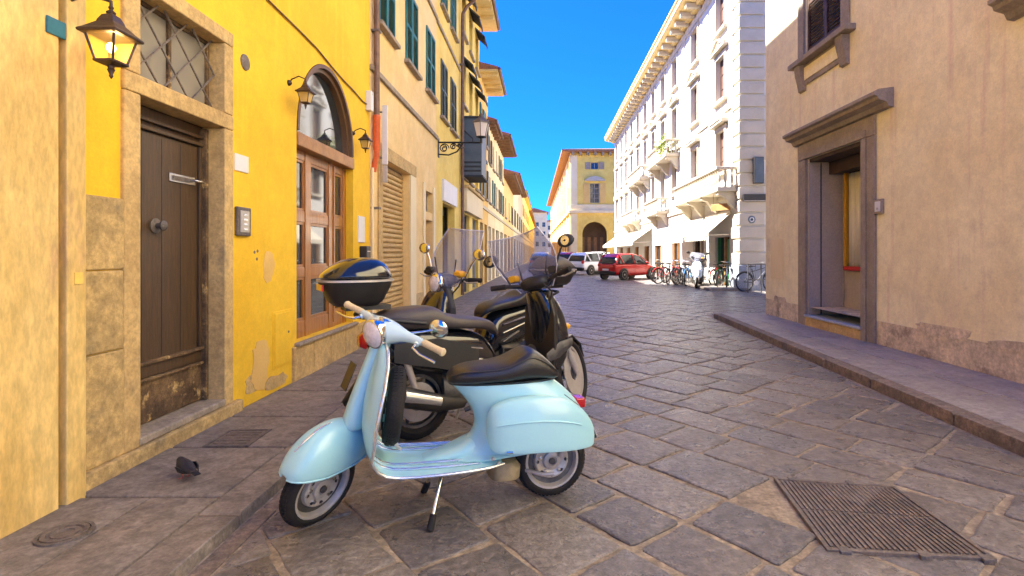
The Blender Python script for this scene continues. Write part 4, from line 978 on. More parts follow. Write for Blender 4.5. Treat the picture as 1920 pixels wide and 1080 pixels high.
# ------------------------------------------------------------------ covers set into the ground
gc = thing('road_cover', 'large ribbed iron road cover at lower right of the road', 'cover', (0, 0, 0))
gq = [Vector((x, y, 0)) for x, y in GR]
def gpt(u, v): return gq[0].lerp(gq[1], u).lerp(gq[3].lerp(gq[2], u), v)
def slab4(mb, u0, u1, v0, v1, z0, z1):
    c = [gpt(u0, v0), gpt(u1, v0), gpt(u1, v1), gpt(u0, v1)]
    mb.add([(p.x, p.y, z0) for p in c] + [(p.x, p.y, z1) for p in c], [(3, 2, 1, 0), (4, 5, 6, 7), (0, 1, 5, 4), (1, 2, 6, 5), (2, 3, 7, 6), (3, 0, 4, 7)])
mb = MB(); slab4(mb, 0, 1, 0, 1, -.01, .012); obj('plate', mb, 'iron', gc)
mb = MB()
for a in ((-.03, 1.03, -.03, 0), (-.03, 1.03, 1, 1.03), (-.03, 0, 0, 1), (1, 1.03, 0, 1)): slab4(mb, *a, -.01, .021)
obj('rim', mb, 'rust', gc, bevel=.003)
for k in range(26):
    mb = MB(); u = .015 + k * .0375; slab4(mb, u, u + .021, .02, .49, .011, .0195); obj('rib', mb, 'rust', gc, bevel=.002)
    mb = MB(); slab4(mb, u, u + .021, .51, .98, .011, .0195); obj('rib', mb, 'rust', gc, bevel=.002)
for u, v in ((.05, -.02), (.55, -.02), (.93, -.02), (.1, 1.02), (.62, 1.02)):
    mb = MB(); slab4(mb, u, u + .07, v - .035, v + .035, -.01, .024); obj('lug', mb, 'iron', gc, bevel=.003)
rc = thing('round_cover', 'small round iron cover set in the left pavement', 'cover', (-2.20, 2.45, .061))
obj('plate', MB().lathe([(.001, .004), (.035, .004), (.036, .008), (.052, .008), (.053, .003), (.068, .003), (.069, .009), (.088, .009), (.09, -.01)], 28), 'rust', rc, smooth=30)
obj('rim', MB().lathe([(.092, -.01), (.093, .007), (.108, .007), (.11, -.01)], 28), 'iron', rc, smooth=30)
sc_ = thing('square_cover', 'square rusty access cover in the pavement past the doorstep', 'cover', (-2.13, 3.72, .061), R(3))
obj('plate', box(-.13, .13, -.15, .15, -.01, .004), 'rust', sc_, bevel=.003)
obj('rim', MB().box(-.15, -.132, -.17, .17, -.01, .007).box(.132, .15, -.17, .17, -.01, .007).box(-.132, .132, -.17, -.152, -.01, .007).box(-.132, .132, .152, .17, -.01, .007), 'iron', sc_)
for k in range(5): obj('tread_bar', box(-.11, .11, -.12 + k * .055, -.10 + k * .055, .003, .008), 'rust', sc_)

# ------------------------------------------------------------------ wheels and two-wheelers
def wheel_parts(parent, hub, r, wd, rim_r, mat_xf=None, style='disc', name='wheel', axis='y', rim_mat='steel'):
    """wheel > tyre, rim, hub ... centred on hub, axle along local y"""
    o = hub
    def X(mb): return mb.xf(mat_xf) if mat_xf else mb
    h = wd / 2; rt = r - wd * .62
    prof = [(rt, -h * .55), (rt + .004, -h * .8), (r - wd * .42, -h), (r - wd * .2, -h * .92), (r - wd * .06, -h * .62), (r, -h * .25), (r, h * .25), (r - wd * .06, h * .62), (r - wd * .2, h * .92), (r - wd * .42, h), (rt + .004, h * .8), (rt, h * .55)]
    rings = []
    n = 36
    for k in range(n + 1):
        a = 2 * PI * k / n; rings.append([(o[0] + q * math.cos(a), o[1] + yy, o[2] + q * math.sin(a)) for q, yy in prof])
    w_ = obj(name, X(MB().loft(rings, True, False)), 'rubber', parent, smooth=40)
    tr = MB()
    for k in range(54):                                     # tread blocks
        a = 2 * PI * k / 54; b_ = a + 2 * PI / 54 * .62
        for s_ in (-1, 1):
            y0, y1 = s_ * h * .12, s_ * h * .55
            pts = [(r + .001, y0, a), (r + .001, y0, b_), (r - wd * .035, y1, b_ + .04), (r - wd * .035, y1, a + .04)]
            tr.add([(o[0] + (q + e) * math.cos(t), o[1] + yy, o[2] + (q + e) * math.sin(t)) for e in (-.003, .003) for q, yy, t in pts], [(4, 5, 6, 7), (0, 1, 5, 4), (1, 2, 6, 5), (2, 3, 7, 6), (3, 0, 4, 7)])
    obj('tread', X(tr), 'rubber', w_)
    if style == 'disc':
        for sg in (1, -1):
            def L(pr, m, nm): obj(nm, X(MB().lathe([(q, yy * sg * -h) for q, yy in pr], 36, 'y', o, pr[-1][0] < .01)), m, w_, smooth=28)
            L([(rt + .014, .74), (rt + .006, .86), (rt - .004, .84), (rt - .010, .55), (rt - .014, .10)], rim_mat, 'rim_lip')
            L([(rt - .012, .12), (rt - .030, .05), (rt - .046, .12)], 'engine', 'rim_well')  # darker material stands in for the shade inside the rim groove
            L([(rt - .044, .08), (rt - .050, .55), (rt - .058, .66), (rt - .066, .60), (.052, .40), (.048, .42)], rim_mat, 'rim')
            L([(.050, .36), (.048, .78), (.040, .86), (.026, .86), (.024, .70), (.016, .70)], rim_mat, 'hub')
            L([(.018, .66), (.017, .98), (.002, 1.0)], 'engine', 'axle_cap')
            for k in range(8):
                a = 2 * PI * k / 8
                obj('vent_slot', X(MB().lathe([(.010, sg * -h * .52), (.010, sg * -h * .64), (.001, sg * -h * .65)], 8, 'y', (o[0] + (rt - .064) * math.cos(a), o[1], o[2] + (rt - .064) * math.sin(a)))), 'signdark', w_)
        for k in range(5):
            a = 2 * PI * k / 5 + .3
            for sg in (-1, 1): obj('wheel_nut', X(MB().lathe([(.011, sg * h * .45), (.010, sg * h * .72), (.002, sg * h * .75)], 6, 'y', (o[0] + .068 * math.cos(a), o[1], o[2] + .068 * math.sin(a)))), 'chrome', w_)
    else:
        obj('rim', X(MB().lathe([(rt + .008, -h * .6), (rt - .02, -h * .55), (rt - .026, 0), (rt - .02, h * .55), (rt + .008, h * .6), (rt + .002, 0), (rt + .008, -h * .6)], 32, 'y', o, False)), rim_mat, w_, smooth=40)
        sp = MB(); n = 6 if style == 'cast' else 28
        for k in range(n):
            a = 2 * PI * k / n; s_ = (-1) ** k
            if style == 'cast':
                sp.tube([(o[0] + .04 * math.cos(a), o[1], o[2] + .04 * math.sin(a)), (o[0] + (rt - .02) * math.cos(a + .12), o[1], o[2] + (rt - .02) * math.sin(a + .12))], [.024, .013], 6)
            else: sp.tube([(o[0] + .025 * math.cos(a), o[1] + s_ * .03, o[2] + .025 * math.sin(a)), (o[0] + (rt - .02) * math.cos(a + .25 * s_), o[1], o[2] + (rt - .02) * math.sin(a + .25 * s_))], .0022, 4)
        obj('spokes', X(sp), rim_mat, w_, smooth=50)
        obj('hub', X(MB().lathe([(.015, -.05), (.045, -.045), (.05, -.03), (.05, .03), (.045, .045), (.015, .05)], 16, 'y', o)), 'engine', w_, smooth=40)
        if style == 'cast': obj('brake_disc', X(MB().lathe([(.06, -h * .9), (rt - .05, -h * .9), (rt - .05, -h * .8), (.06, -h * .8), (.06, -h * .9)], 28, 'y', o, False)), 'steel', w_, smooth=30)
    return w_
def sring(cx, cy, z, a, b, n=24, e=2.4, taper=0):
    """superellipse ring in a horizontal plane"""
    res = []
    for k in range(n):
        t = 2 * PI * k / n; c, s_ = math.cos(t), math.sin(t)
        x = a * math.copysign(abs(c) ** (2 / e), c); y = b * math.copysign(abs(s_) ** (2 / e), s_)
        res.append((cx + x, cy + y * (1 - taper * (x / a + 1) / 2), z))
    return res
def xring(x, zb, zt, w_, n=20, e=2.6, wb=None):
    """superellipse ring in a plane across the length"""
    res = []; zc, hz = (zb + zt) / 2, (zt - zb) / 2
    for k in range(n):
        t = 2 * PI * k / n; c, s_ = math.cos(t), math.sin(t)
        f = 1 if wb is None else (w_ + (wb - w_) * (1 - s_) / 2) / w_
        res.append((x, f * w_ * math.copysign(abs(c) ** (2 / e), c), zc + hz * math.copysign(abs(s_) ** (2 / e), s_)))
    return res

# ------------------------------------------------------------------ the pale blue scooter
VR = (.036, 2.967); VA = math.atan2(-.2823, -.9593)
v = thing('vintage_scooter', 'pale blue vintage scooter with black seat on its stand in front', 'scooter', (VR[0], VR[1], .012), VA)
STEER = R(46); AX0 = Vector((.865, 0, .95)); AXD = Vector((-math.sin(R(23)), 0, math.cos(R(23))))
SM = Matrix.Translation(AX0) @ Matrix.Rotation(STEER, 4, AXD) @ Matrix.Translation(-AX0)
# rear body: stacked plan sections
secs = [(.262, .60, .29, .165), (.285, .585, .27, .172), (.298, .555, -.240, .172), (.33, .50, -.240, .178), (.38, .445, -.222, .18), (.44, .420, -.19, .176), (.50, .432, -.158, .170), (.56, .466, -.112, .160), (.61, .51, -.058, .148), (.64, .538, -.018, .138), (.655, .548, .002, .128), (.66, .535, .02, .115)]
rings = [sring((f + r_) / 2, 0, z, (f - r_) / 2, w_, 40, 2.5, .28) for z, f, r_, w_ in secs]
body = obj('body', MB().loft(rings), 'blue', v, smooth=50, sub=1)
# side cowls
def cowl(sg):
    st = [(.388, .40, .50, .0), (.375, .345, .545, .038), (.345, .335, .572, .062), (.29, .33, .592, .078), (.21, .328, .602, .086), (.12, .324, .603, .088), (.03, .318, .592, .084), (-.05, .312, .565, .076), (-.11, .306, .53, .062), (-.165, .302, .475, .042), (-.21, .300, .40, .018)]
    rg = []
    for x, zb, zt, d in st:
        ring = [(x, sg * .13, zb + .004)]
        for k in range(15):
            t = k / 14
            if t < .12: y, z = d * (.9 + .1 * t / .12), zb
            else:
                a = (t - .12) / .88 * PI / 2
                y = d * math.cos(a) ** .55 if a < PI / 2 - 1e-4 else 0
                z = zb + (zt - zb) * math.sin(a) ** .95
            base = .157 - max(0, -.02 - x) * .18
            ring.append((x, sg * (base + y), z))
        ring.append((x, sg * .13, zt - .004)); rg.append(ring)
    o = obj('side_cowl', MB().loft(rg), 'blue', v, smooth=55, sub=1)
    pts = []
    for x, zb, zt, d in st[2:9]: pts.append((x, sg * (.158 + d * .93 - max(0, -.02 - x) * .18), zb + (zt - zb) * .58))
    obj('crease', MB().tube(pts, .0035, 6), 'blue', o, smooth=60)
cowl(1); cowl(-1)
obj('cowl_latch', MB().tube([(.30, .235, .345), (.27, .24, .345)], .007, 8), 'chrome', v, smooth=60)
for x_, z_ in ((.33, .275), (.36, .30)): obj('bolt', MB().lathe([(.010, .176), (.009, .188), (.002, .189)], 8, 'y', (x_, 0, z_)), 'steel', v)
obj('seam', MB().tube([(-.20, .10, .39), (-.16, .14, .47), (-.10, .155, .535), (-.03, .155, .59)], .0025, 5), 'slate', v)
obj('choke_knob', MB().tube([(.455, .05, .53), (.485, .05, .52)], .012, 8), 'blackplastic', v)
# floor and leg shield as one swept sheet
prof = [(.30, .264, .17, 0), (.38, .262, .20, 0), (.48, .262, .215, 0), (.60, .264, .225, 0), (.72, .268, .23, 0), (.81, .274, .233, 0), (.875, .288, .238, .002), (.925, .318, .245, .01), (.962, .365, .255, .022), (.985, .43, .265, .036), (.992, .51, .27, .05), (.983, .60, .265, .06), (.963, .70, .242, .062), (.938, .79, .195, .052), (.918, .85, .135, .032), (.908, .885, .075, .012)]
rg = []
for s_, z, w_, c in prof:
    rg.append([(s_ - c * abs(k / 8) ** 2.2 - (.02 * max(0, abs(k / 8) - .8) / .2 if z > .4 else 0), w_ * k / 8, z + (.012 * (1 - abs(k / 8)) if z < .28 else 0)) for k in range(-8, 9)])
mb = MB().loft(rg, False)
shield = obj('leg_shield', mb, 'blue', v, smooth=60, solid=.012, sub=1)
for sg in (-1, 1):
    obj('edge_trim', MB().tube([(s_ - c - (.02 if z > .4 else 0), sg * w_, z + .002) for s_, z, w_, c in prof], .0085, 8), 'alu', shield, smooth=60)
for yy in (-.16, -.10, .10, .16):
    obj('floor_strip', MB().tube([(s_, yy, z + .012 + (.012 * (1 - abs(yy) / .23) if z < .28 else 0)) for s_, z in ((.42, .262), (.60, .264), (.75, .27), (.84, .281), (.90, .302), (.945, .345))], [.004, .008, .008, .008, .008, .004], 6), 'alu', shield, smooth=60)
# tunnel flowing from the floor up into the body
obj('tunnel', MB().loft([xring(.40, .25, .40, .11), xring(.50, .25, .350, .10), xring(.58, .25, .318, .085), xring(.66, .25, .296, .07), xring(.72, .25, .284, .05)]), 'blue', v, smooth=60, sub=1)
obj('underbelly', MB().loft([xring(.33, .215, .262, .12), xring(.55, .21, .262, .13), xring(.78, .235, .268, .12)]), 'blackplastic', v, smooth=50)
# steering column cover on the front of the shield
obj('column_cover', MB().loft([sring(1.035, 0, .455, .055, .085, 20), sring(1.032, 0, .50, .058, .088, 20), sring(1.015, 0, .58, .052, .078, 20), sring(.985, 0, .68, .045, .062, 20), sring(.95, 0, .78, .040, .052, 20), sring(.918, 0, .865, .040, .048, 20), sring(.905, 0, .895, .040, .046, 20)]), 'blue', v, smooth=60, sub=1)
obj('glove_hook', MB().tube([(.90, 0, .80), (.87, 0, .80), (.86, 0, .77), (.875, 0, .755)], .006, 6), 'chrome', v, smooth=60)
# seat
ss_ = [(.572, .668, .690, .045), (.555, .660, .722, .085), (.50, .658, .748, .118), (.42, .658, .756, .135), (.33, .658, .758, .142), (.26, .658, .775, .146), (.205, .658, .806, .146), (.16, .658, .828, .142), (.125, .658, .828, .138), (.08, .658, .802, .132), (.03, .658, .760, .122), (-.01, .66, .715, .105), (-.03, .665, .685, .07)]
seat = obj('seat', MB().loft([xring(x, a, b_, w_, 24, 3.0, w_ * 1.04) for x, a, b_, w_ in ss_]), 'leather', v, smooth=60, sub=1)
obj('seat_piping', MB().tube([(x, sg * w_ * .97, b_ - (b_ - a) * .23) for sg in (1,) for x, a, b_, w_ in ss_[1:-1]], .004, 6), 'blackplastic', seat, smooth=60)
obj('seat_base', MB().loft([sring(.27, 0, .652, .29, .125, 30, 2.4, .2), sring(.27, 0, .664, .30, .135, 30, 2.4, .2)]), 'blackplastic', seat)
# rear end
obj('tail_light', MB().loft([[(-.135 - dx, y, z) for y, z in ((-.04, .475), (.04, .475), (.043, .53), (-.043, .53))] for dx in (0, .045, .058)]), 'red', v, bevel=.008)
pl_ = obj('plate_holder', MB().loft([[(-.155 - .012, y, .455), (-.155 - .012, -y, .455), (-.232, -y, .31), (-.232, y, .31)] for y in (.075,)] + [[(-.175 - .012, .075, .458), (-.175 - .012, -.075, .458), (-.25, -.075, .313), (-.25, .075, .313)]]), 'signdark', v, bevel=.004)
obj('number_plate', MB().quad((-.190, .065, .45), (-.190, -.065, .45), (-.252, -.065, .325), (-.252, .065, .325)), 'signwhite', pl_, solid=.003)
obj('silencer', MB().loft([sring(.27, -.02, .135, .05, .10, 20, 3), sring(.27, -.02, .15, .085, .135, 20, 3), sring(.27, -.02, .20, .09, .14, 20, 3), sring(.28, -.02, .235, .07, .12, 20, 3)]), 'silencer', v, smooth=50)
obj('exhaust_pipe', MB().tube([(.22, -.02, .17), (.14, .04, .16), (.08, .12, .165), (.02, .125, .165)], .011, 8), 'steel', v, smooth=60)
obj('engine', MB().loft([xring(.22, .18, .32, .08), xring(.10, .14, .34, .10), xring(-.02, .13, .33, .10), xring(-.06, .16, .28, .07)]).xf(Matrix.Translation((0, -.10, 0))), 'engine', v, smooth=50)
obj('rear_damper', MB().tube([(-.05, .04, .22), (-.09, .05, .40)], .022, 10), 'steel', v, smooth=60)
# wheels, spare wheel behind the shield
wheel_parts(v, (0, 0, .195), .196, .082, .12)
wheel_parts(v, (1.195, 0, .195), .196, .082, .12, SM)
SP = Matrix.Translation((.838, 0, .562)) @ Matrix.Rotation(R(-7), 4, 'Y') @ Matrix.Rotation(R(90), 4, 'Z')
wheel_parts(v, (0, 0, 0), .196, .085, .12, SP, name='spare_wheel')
obj('spare_bracket', MB().tube([(.86, .0, .50), (.96, .0, .50)], .02, 8).tube([(.86, .0, .62), (.95, .0, .64)], .014, 8), 'blue', v)
obj('brake_pedal', MB().tube([(.80, -.10, .29), (.83, -.10, .325)], .008, 6).box(.815, .85, -.13, -.08, .325, .335), 'steel', v)
# front mudguard, fork, headset: all turned with the bars
fs_ = [(-.245, .33, .365, .030), (-.225, .325, .43, .062), (-.18, .318, .485, .088), (-.11, .315, .522, .102), (-.03, .318, .535, .106), (.05, .323, .522, .105), (.105, .333, .492, .098), (.145, .34, .457, .087), (.178, .345, .415, .070), (.198, .347, .380, .047), (.208, .348, .358, .02)]
def arch(x, zb, zt, w_, n=15):
    res = []
    for k in range(n):
        a = PI * k / (n - 1); c, s_ = math.cos(a), math.sin(a)
        res.append((1.185 + x, w_ * math.copysign(abs(c) ** .8, c), zb + (zt - zb) * abs(s_) ** .85))
    return res
mg = obj('front_mudguard', MB().loft([arch(*q) for q in fs_], False).xf(SM), 'blue', v, smooth=60, solid=.006, sub=1)
for sg in (0, 1): obj('mudguard_lip', MB().tube([(1.185 + x, (1 if sg else -1) * w_, zb) for x, zb, zt, w_ in fs_], .005, 6).xf(SM), 'blue', mg, smooth=60)
obj('crest_strip', MB().tube([(1.185 + x, 0, z) for x, z in ((-.02, .537), (.05, .527), (.12, .494), (.165, .463))], [.003, .006, .005, .003], 6).xf(SM), 'chrome', mg, smooth=60)
obj('fork', MB().tube([(1.02, 0, .60), (1.09, .0, .45), (1.15, -.07, .33), (1.195, -.075, .195)], [.03, .03, .024, .03], 10).xf(SM), 'palebar', v, smooth=60)
def yring(y, cx, cz, a, b_, n=18): return [(cx + a * math.cos(2 * PI * k / n), y, cz + b_ * math.sin(2 * PI * k / n)) for k in range(n)]
hs = [(-.235, .845, .958, .018, .018), (-.19, .85, .958, .020, .021), (-.12, .862, .957, .027, .027), (-.085, .88, .955, .050, .044), (-.045, .895, .953, .072, .060), (0, .90, .953, .078, .064), (.045, .895, .953, .072, .060), (.085, .88, .955, .050, .044), (.12, .862, .957, .027, .027), (.19, .85, .958, .020, .021), (.235, .845, .958, .018, .018)]
hb = obj('handlebar', MB().loft([yring(*q) for q in hs]).xf(SM), 'palebar', v, smooth=60, sub=1)
obj('steering_neck', MB().loft([sring(.905, 0, .875, .042, .046, 18), sring(.895, 0, .91, .040, .043, 18), sring(.888, 0, .935, .045, .05, 18)]).xf(SM), 'blue', hb, smooth=60)
hl = Matrix.Translation((.958, 0, .948)) @ Matrix.Rotation(R(6), 4, 'Y')
obj('headlight_rim', MB().lathe([(.058, -.055), (.072, -.012), (.076, .004), (.073, .012), (.067, .014)], 28, 'x').xf(SM @ hl), 'chrome', hb, smooth=40)
obj('headlight_lens', MB().lathe([(.068, .012), (.058, .022), (.038, .031), (.014, .036), (.001, .037)], 24, 'x').xf(SM @ hl), 'lens', hb, smooth=60)
for sg in (-1, 1):
    obj('grip', MB().loft([yring(sg * y, .843, .958, q, q, 14) for y, q in ((.225, .0165), (.235, .018), (.30, .0165), (.34, .018), (.350, .021), (.358, .018), (.362, .006))]).xf(SM), 'white_grip', v, smooth=50)
    obj('lever', MB().tube([(.865, sg * .20, .948), (.905, sg * .215, .942), (.912, sg * .27, .932), (.900, sg * .36, .924)], [.008, .007, .006, .007], 8).xf(SM), 'chrome', v, smooth=60)
    obj('lever_perch', MB().tube([(.850, sg * .195, .955), (.872, sg * .205, .946)], .014, 8).xf(SM), 'palebar', v)
obj('speedometer', MB().lathe([(.038, .0), (.04, .008), (.034, .012), (.001, .013)], 20).xf(SM @ Matrix.Translation((.885, 0, .998)) @ Matrix.Rotation(R(-20), 4, 'Y')), 'chrome', hb, smooth=40)
mr = obj('mirror_stem', MB().tube([(.85, .13, .975), (.80, .17, .985), (.755, .20, .995)], .0055, 8).xf(SM), 'chrome', v, smooth=60)
ml = SM @ Matrix.Translation((.735, .215, 1.0)) @ Matrix.Rotation(R(20), 4, 'Z') @ Matrix.Rotation(R(8), 4, 'Y')
obj('mirror', MB().lathe([(.001, .022), (.028, .019), (.046, .010), (.052, -.002), (.048, -.004), (.001, -.005)], 24, 'x').xf(ml), 'chrome', mr, smooth=40)
for k, off in ((0, .03), (1, -.03)):
    obj('cable', MB().tube([(.87, off + .05, .93), (.90, off, .86), (.885, off, .72), (.90, off, .45)], .004, 6), 'blackplastic', v, smooth=60)
# centre stand
for sg in (-1, 1):
    lg = obj('stand_leg', MB().tube([(.60, sg * .085, .23), (.64, sg * .16, .12), (.672, sg * .215, .02)], .011, 10), 'chrome', v, smooth=60)
    obj('rubber_foot', MB().tube([(.655, sg * .188, .065), (.675, sg * .222, .004)], [.016, .019], 10), 'rubber', lg, smooth=50)
obj('stand_pivot', MB().tube([(.60, -.10, .23), (.60, .10, .23)], .014, 8), 'steel', v)

# ------------------------------------------------------------------ larger scooters behind
def maxi(label, loc, ang_, paint, seatm, box_m, lid_m, screen_h, steer, simple=False, round_light=False):
    t = thing('touring_scooter', label, 'scooter', (*loc, .012), ang_, 'larger scooters parked behind the pale blue one')
    WB = 1.36; rf_, rr_ = .29, .26; t.scale = (1, 1, 1.06)
    a0_ = Vector((1.02, 0, 1.0)); ad = Vector((-math.sin(R(24)), 0, math.cos(R(24))))
    S = Matrix.Translation(a0_) @ Matrix.Rotation(steer, 4, ad) @ Matrix.Translation(-a0_)
    wheel_parts(t, (0, 0, rr_), rr_, .125, .15, None, 'cast', rim_mat='engine')
    wheel_parts(t, (WB, 0, rf_), rf_, .10, .18, S, 'cast')
    # tail and seat body
    obj('body', MB().loft([xring(-.36, .66, .74, .05, 20), xring(-.30, .60, .78, .10), xring(-.15, .50, .78, .15), xring(.05, .45, .76, .175), xring(.25, .40, .74, .18), xring(.42, .33, .72, .175), xring(.55, .28, .66, .165), xring(.62, .27, .50, .15)]), paint, t, smooth=50, sub=1)
    obj('side_panel', MB().loft([[(x, -y, z) for x, y, z in r_] for r_ in [[(-.2, .165, .56), (-.2, .165, .68), (-.2, .15, .60)], [(.1, .19, .50), (.1, .19, .70), (.1, .17, .55)], [(.42, .185, .42), (.42, .185, .62), (.42, .16, .45)]]]), 'blackplastic', t, smooth=50)
    st_ = [(-.32, .76, .84, .08), (-.25, .76, .885, .12), (-.10, .75, .905, .15), (.06, .75, .905, .16), (.12, .75, .90, .16), (.17, .74, .865, .165), (.22, .74, .84, .17), (.38, .73, .815, .165), (.52, .72, .80, .14), (.60, .69, .76, .10), (.64, .64, .70, .06)]
    obj('seat', MB().loft([xring(x, a, b_, w_, 22, 3.2) for x, a, b_, w_ in st_]), seatm, t, smooth=60, sub=1)
    obj('grab_rail', MB().tube([(.02, .17, .80), (-.25, .17, .84), (-.40, .10, .86), (-.42, 0, .865), (-.40, -.10, .86), (-.25, -.17, .84), (.02, -.17, .80)], .014, 8), 'blackplastic', t, smooth=60)
    obj('floor', MB().loft([xring(.50, .24, .31, .19), xring(.75, .22, .29, .20), xring(1.0, .24, .32, .20)]), 'blackplastic', t, smooth=50)
    obj('tunnel', MB().loft([xring(.52, .26, .52, .09), xring(.75, .26, .46, .085), xring(.98, .26, .56, .09)]), 'blackplastic', t, smooth=60)
    obj('inner_shield', MB().loft([[(1.04 - .0, y, z) for y, z in ((-.19, .30), (.19, .30), (.25, .55), (.24, .80), (.15, .98), (-.15, .98), (-.24, .80), (-.25, .55))], [(1.10, y, z) for y, z in ((-.17, .30), (.17, .30), (.22, .55), (.21, .80), (.13, .98), (-.13, .98), (-.21, .80), (-.22, .55))]]), 'blackplastic', t, bevel=.02)
    obj('front_fairing', MB().loft([sring(1.12, 0, .34, .06, .16, 24, 2.6), sring(1.15, 0, .46, .10, .20, 24, 2.6), sring(1.15, 0, .62, .115, .225, 24, 2.6), sring(1.11, 0, .80, .11, .21, 24, 2.6), sring(1.05, 0, .94, .09, .15, 24, 2.6), sring(1.02, 0, .99, .06, .09, 24, 2.6)]), paint, t, smooth=55, sub=1)
    for sg in (-1, 1):
        obj('turn_signal', MB().ball((1.20, sg * .16, .70), .05, .03, .025), 'amber', t, smooth=60)
        obj('bar_end_signal', MB().loft([xring(.97, 1.075, 1.125, .035, 14, 4), xring(1.03, 1.07, 1.13, .05, 14, 4), xring(1.05, 1.085, 1.115, .04, 14, 4)]).xf(S @ Matrix.Translation((0, sg * .19, 0))), 'amber' if sg > 0 else 'blackplastic', t, smooth=50)
        obj('side_fin', MB().loft([xring(.98, .45, .52, .012, 10), xring(1.10, .48, .60, .02, 10), xring(1.22, .56, .62, .012, 10)]).xf(Matrix.Translation((0, sg * .225, 0))), 'engine', t, smooth=50)
        for k in range(3): obj('trim_strip', MB().tube([(.10 + k * .07, sg * (.182 - k * .003), .66 - k * .07), (.45, sg * .178, .60 - k * .08)], .008, 6), 'chrome', t, smooth=60)
        obj('foot_peg', MB().tube([(.42, sg * .17, .36), (.40, sg * .26, .37)], .014, 8), 'rubber', t)
        obj('cable', MB().tube([(.96, sg * .20, 1.04), (1.02, sg * .24, .98), (1.06, sg * .14, .88)], .007, 6), 'rubber', t, smooth=60)
    obj('swing_arm', MB().loft([xring(-.06, .20, .34, .05), xring(.15, .16, .40, .07), xring(.45, .20, .42, .08)]).xf(Matrix.Translation((0, .10, 0))), 'engine', t, smooth=50)
    obj('engine', MB().loft([xring(.18, .20, .42, .11), xring(.34, .18, .44, .13), xring(.5, .24, .40, .10)]), 'engine', t, smooth=50)
    obj('silencer', MB().tube([(.30, -.17, .24), (.10, -.20, .27), (-.20, -.21, .36), (-.28, -.21, .385)], [.035, .06, .07, .05], 14), 'blackplastic', t, smooth=50)
    obj('heat_shield', MB().tube([(.10, -.235, .29), (-.16, -.25, .36)], [.035, .04], 10), 'alu', t, smooth=50)
    obj('rear_mudguard', MB().loft([[(x, y, z) for y, z in ((-w_, z0), (0, z0 + .02), (w_, z0))] for x, z0, w_ in ((-.12, .60, .07), (-.25, .56, .07), (-.38, .46, .06), (-.50, .30, .05))], False), 'blackplastic', t, solid=.012, smooth=50)
    obj('number_plate', MB().quad((-.43, -.08, .56), (-.43, .08, .56), (-.50, .08, .40), (-.50, -.08, .40)), 'signdark', t, solid=.006)
    obj('tail_light', MB().loft([xring(-.40, .66, .73, .05, 12), xring(-.36, .64, .76, .09, 12)]), 'red', t, smooth=50)
    for sg in (-1, 1): obj('damper', MB().tube([(-.02, sg * .12, .30), (-.12, sg * .13, .60)], .024, 10), 'steel', t, smooth=60)
    # top case
    tc = obj('top_case', MB().loft([sring(-.42, 0, .93, .14, .13, 28, 3), sring(-.42, 0, .96, .175, .165, 28, 3), sring(-.42, 0, 1.06, .225, .215, 28, 3), sring(-.42, 0, 1.09, .232, .225, 28, 3)]), box_m, t, smooth=45)
    obj('lid', MB().loft([sring(-.42, 0, 1.093, .237, .23, 28, 3), sring(-.42, 0, 1.12, .232, .225, 28, 3), sring(-.40, 0, 1.18, .185, .195, 28, 2.8), sring(-.385, 0, 1.225, .12, .14, 28, 2.6), sring(-.38, 0, 1.235, .05, .07, 28, 2.4)]), lid_m, tc, smooth=60, sub=1)
    obj('lid_trim', MB().loft([sring(-.42, 0, 1.085, .240, .233, 28, 3), sring(-.42, 0, 1.098, .240, .233, 28, 3)]), 'steel', tc, smooth=40)
    obj('reflector', MB().box(-.652, -.640, -.10, .10, 1.03, 1.07), 'red', tc)
    obj('rack', MB().box(-.50, -.2, -.08, .08, .90, .928), 'blackplastic', t)
    # front end, turned with the bars
    obj('front_mudguard', MB().loft([[(WB + (rf_ + .035) * math.cos(a) , w_ * c, rf_ + (rf_ + .035 - .02 * abs(c)) * math.sin(a)) for c in (-1, -.7, 0, .7, 1)] for a, w_ in ((R(20), .03), (R(45), .055), (R(80), .065), (R(120), .065), (R(150), .05))], False).xf(S), paint, t, solid=.008, smooth=60)
    for sg in (-1, 1): obj('fork_leg', MB().tube([(WB, sg * .075, rf_), (1.16, sg * .075, .72)], [.024, .019], 10).xf(S), 'steel', t, smooth=60)
    hb_ = obj('handlebar', MB().tube([(.92, -.36, 1.06), (.96, -.24, 1.05), (1.01, -.10, 1.02), (1.02, 0, 1.01), (1.01, .10, 1.02), (.96, .24, 1.05), (.92, .36, 1.06)], .016, 10).xf(S), 'blackplastic', t, smooth=60)
    obj('bar_cover', MB().loft([xring(.92, 1.00, 1.06, .09), xring(1.0, .97, 1.10, .15), xring(1.08, .98, 1.08, .12)]).xf(S), 'blackplastic', hb_, smooth=55, sub=1)
    for sg in (-1, 1):
        obj('grip', MB().tube([(.955, sg * .25, 1.05), (.915, sg * .37, 1.06)], .021, 10).xf(S), 'rubber', hb_, smooth=50)
        obj('brake_lever', MB().tube([(.985, sg * .22, 1.04), (1.005, sg * .28, 1.03), (.975, sg * .38, 1.045)], .007, 6).xf(S), 'steel', hb_, smooth=60)
        ms_ = obj('mirror_stem', MB().tube([(.97, sg * .21, 1.06), (.96, sg * .27, 1.18), (.95, sg * .33, 1.26)], .008, 8).xf(S), 'blackplastic' if not round_light else 'chrome', t, smooth=60)
        obj('mirror', MB().ball((.955, sg * .36, 1.28), .022, .075, .05).xf(S), 'blackplastic' if not round_light else 'chrome', ms_, smooth=60)
        obj('mirror_glass', MB().lathe([(.001, -.0215), (.036, -.020), (.038, -.015)], 16, 'x', (.955, sg * .36, 1.28)).xf(S), 'chrome', ms_, smooth=40)
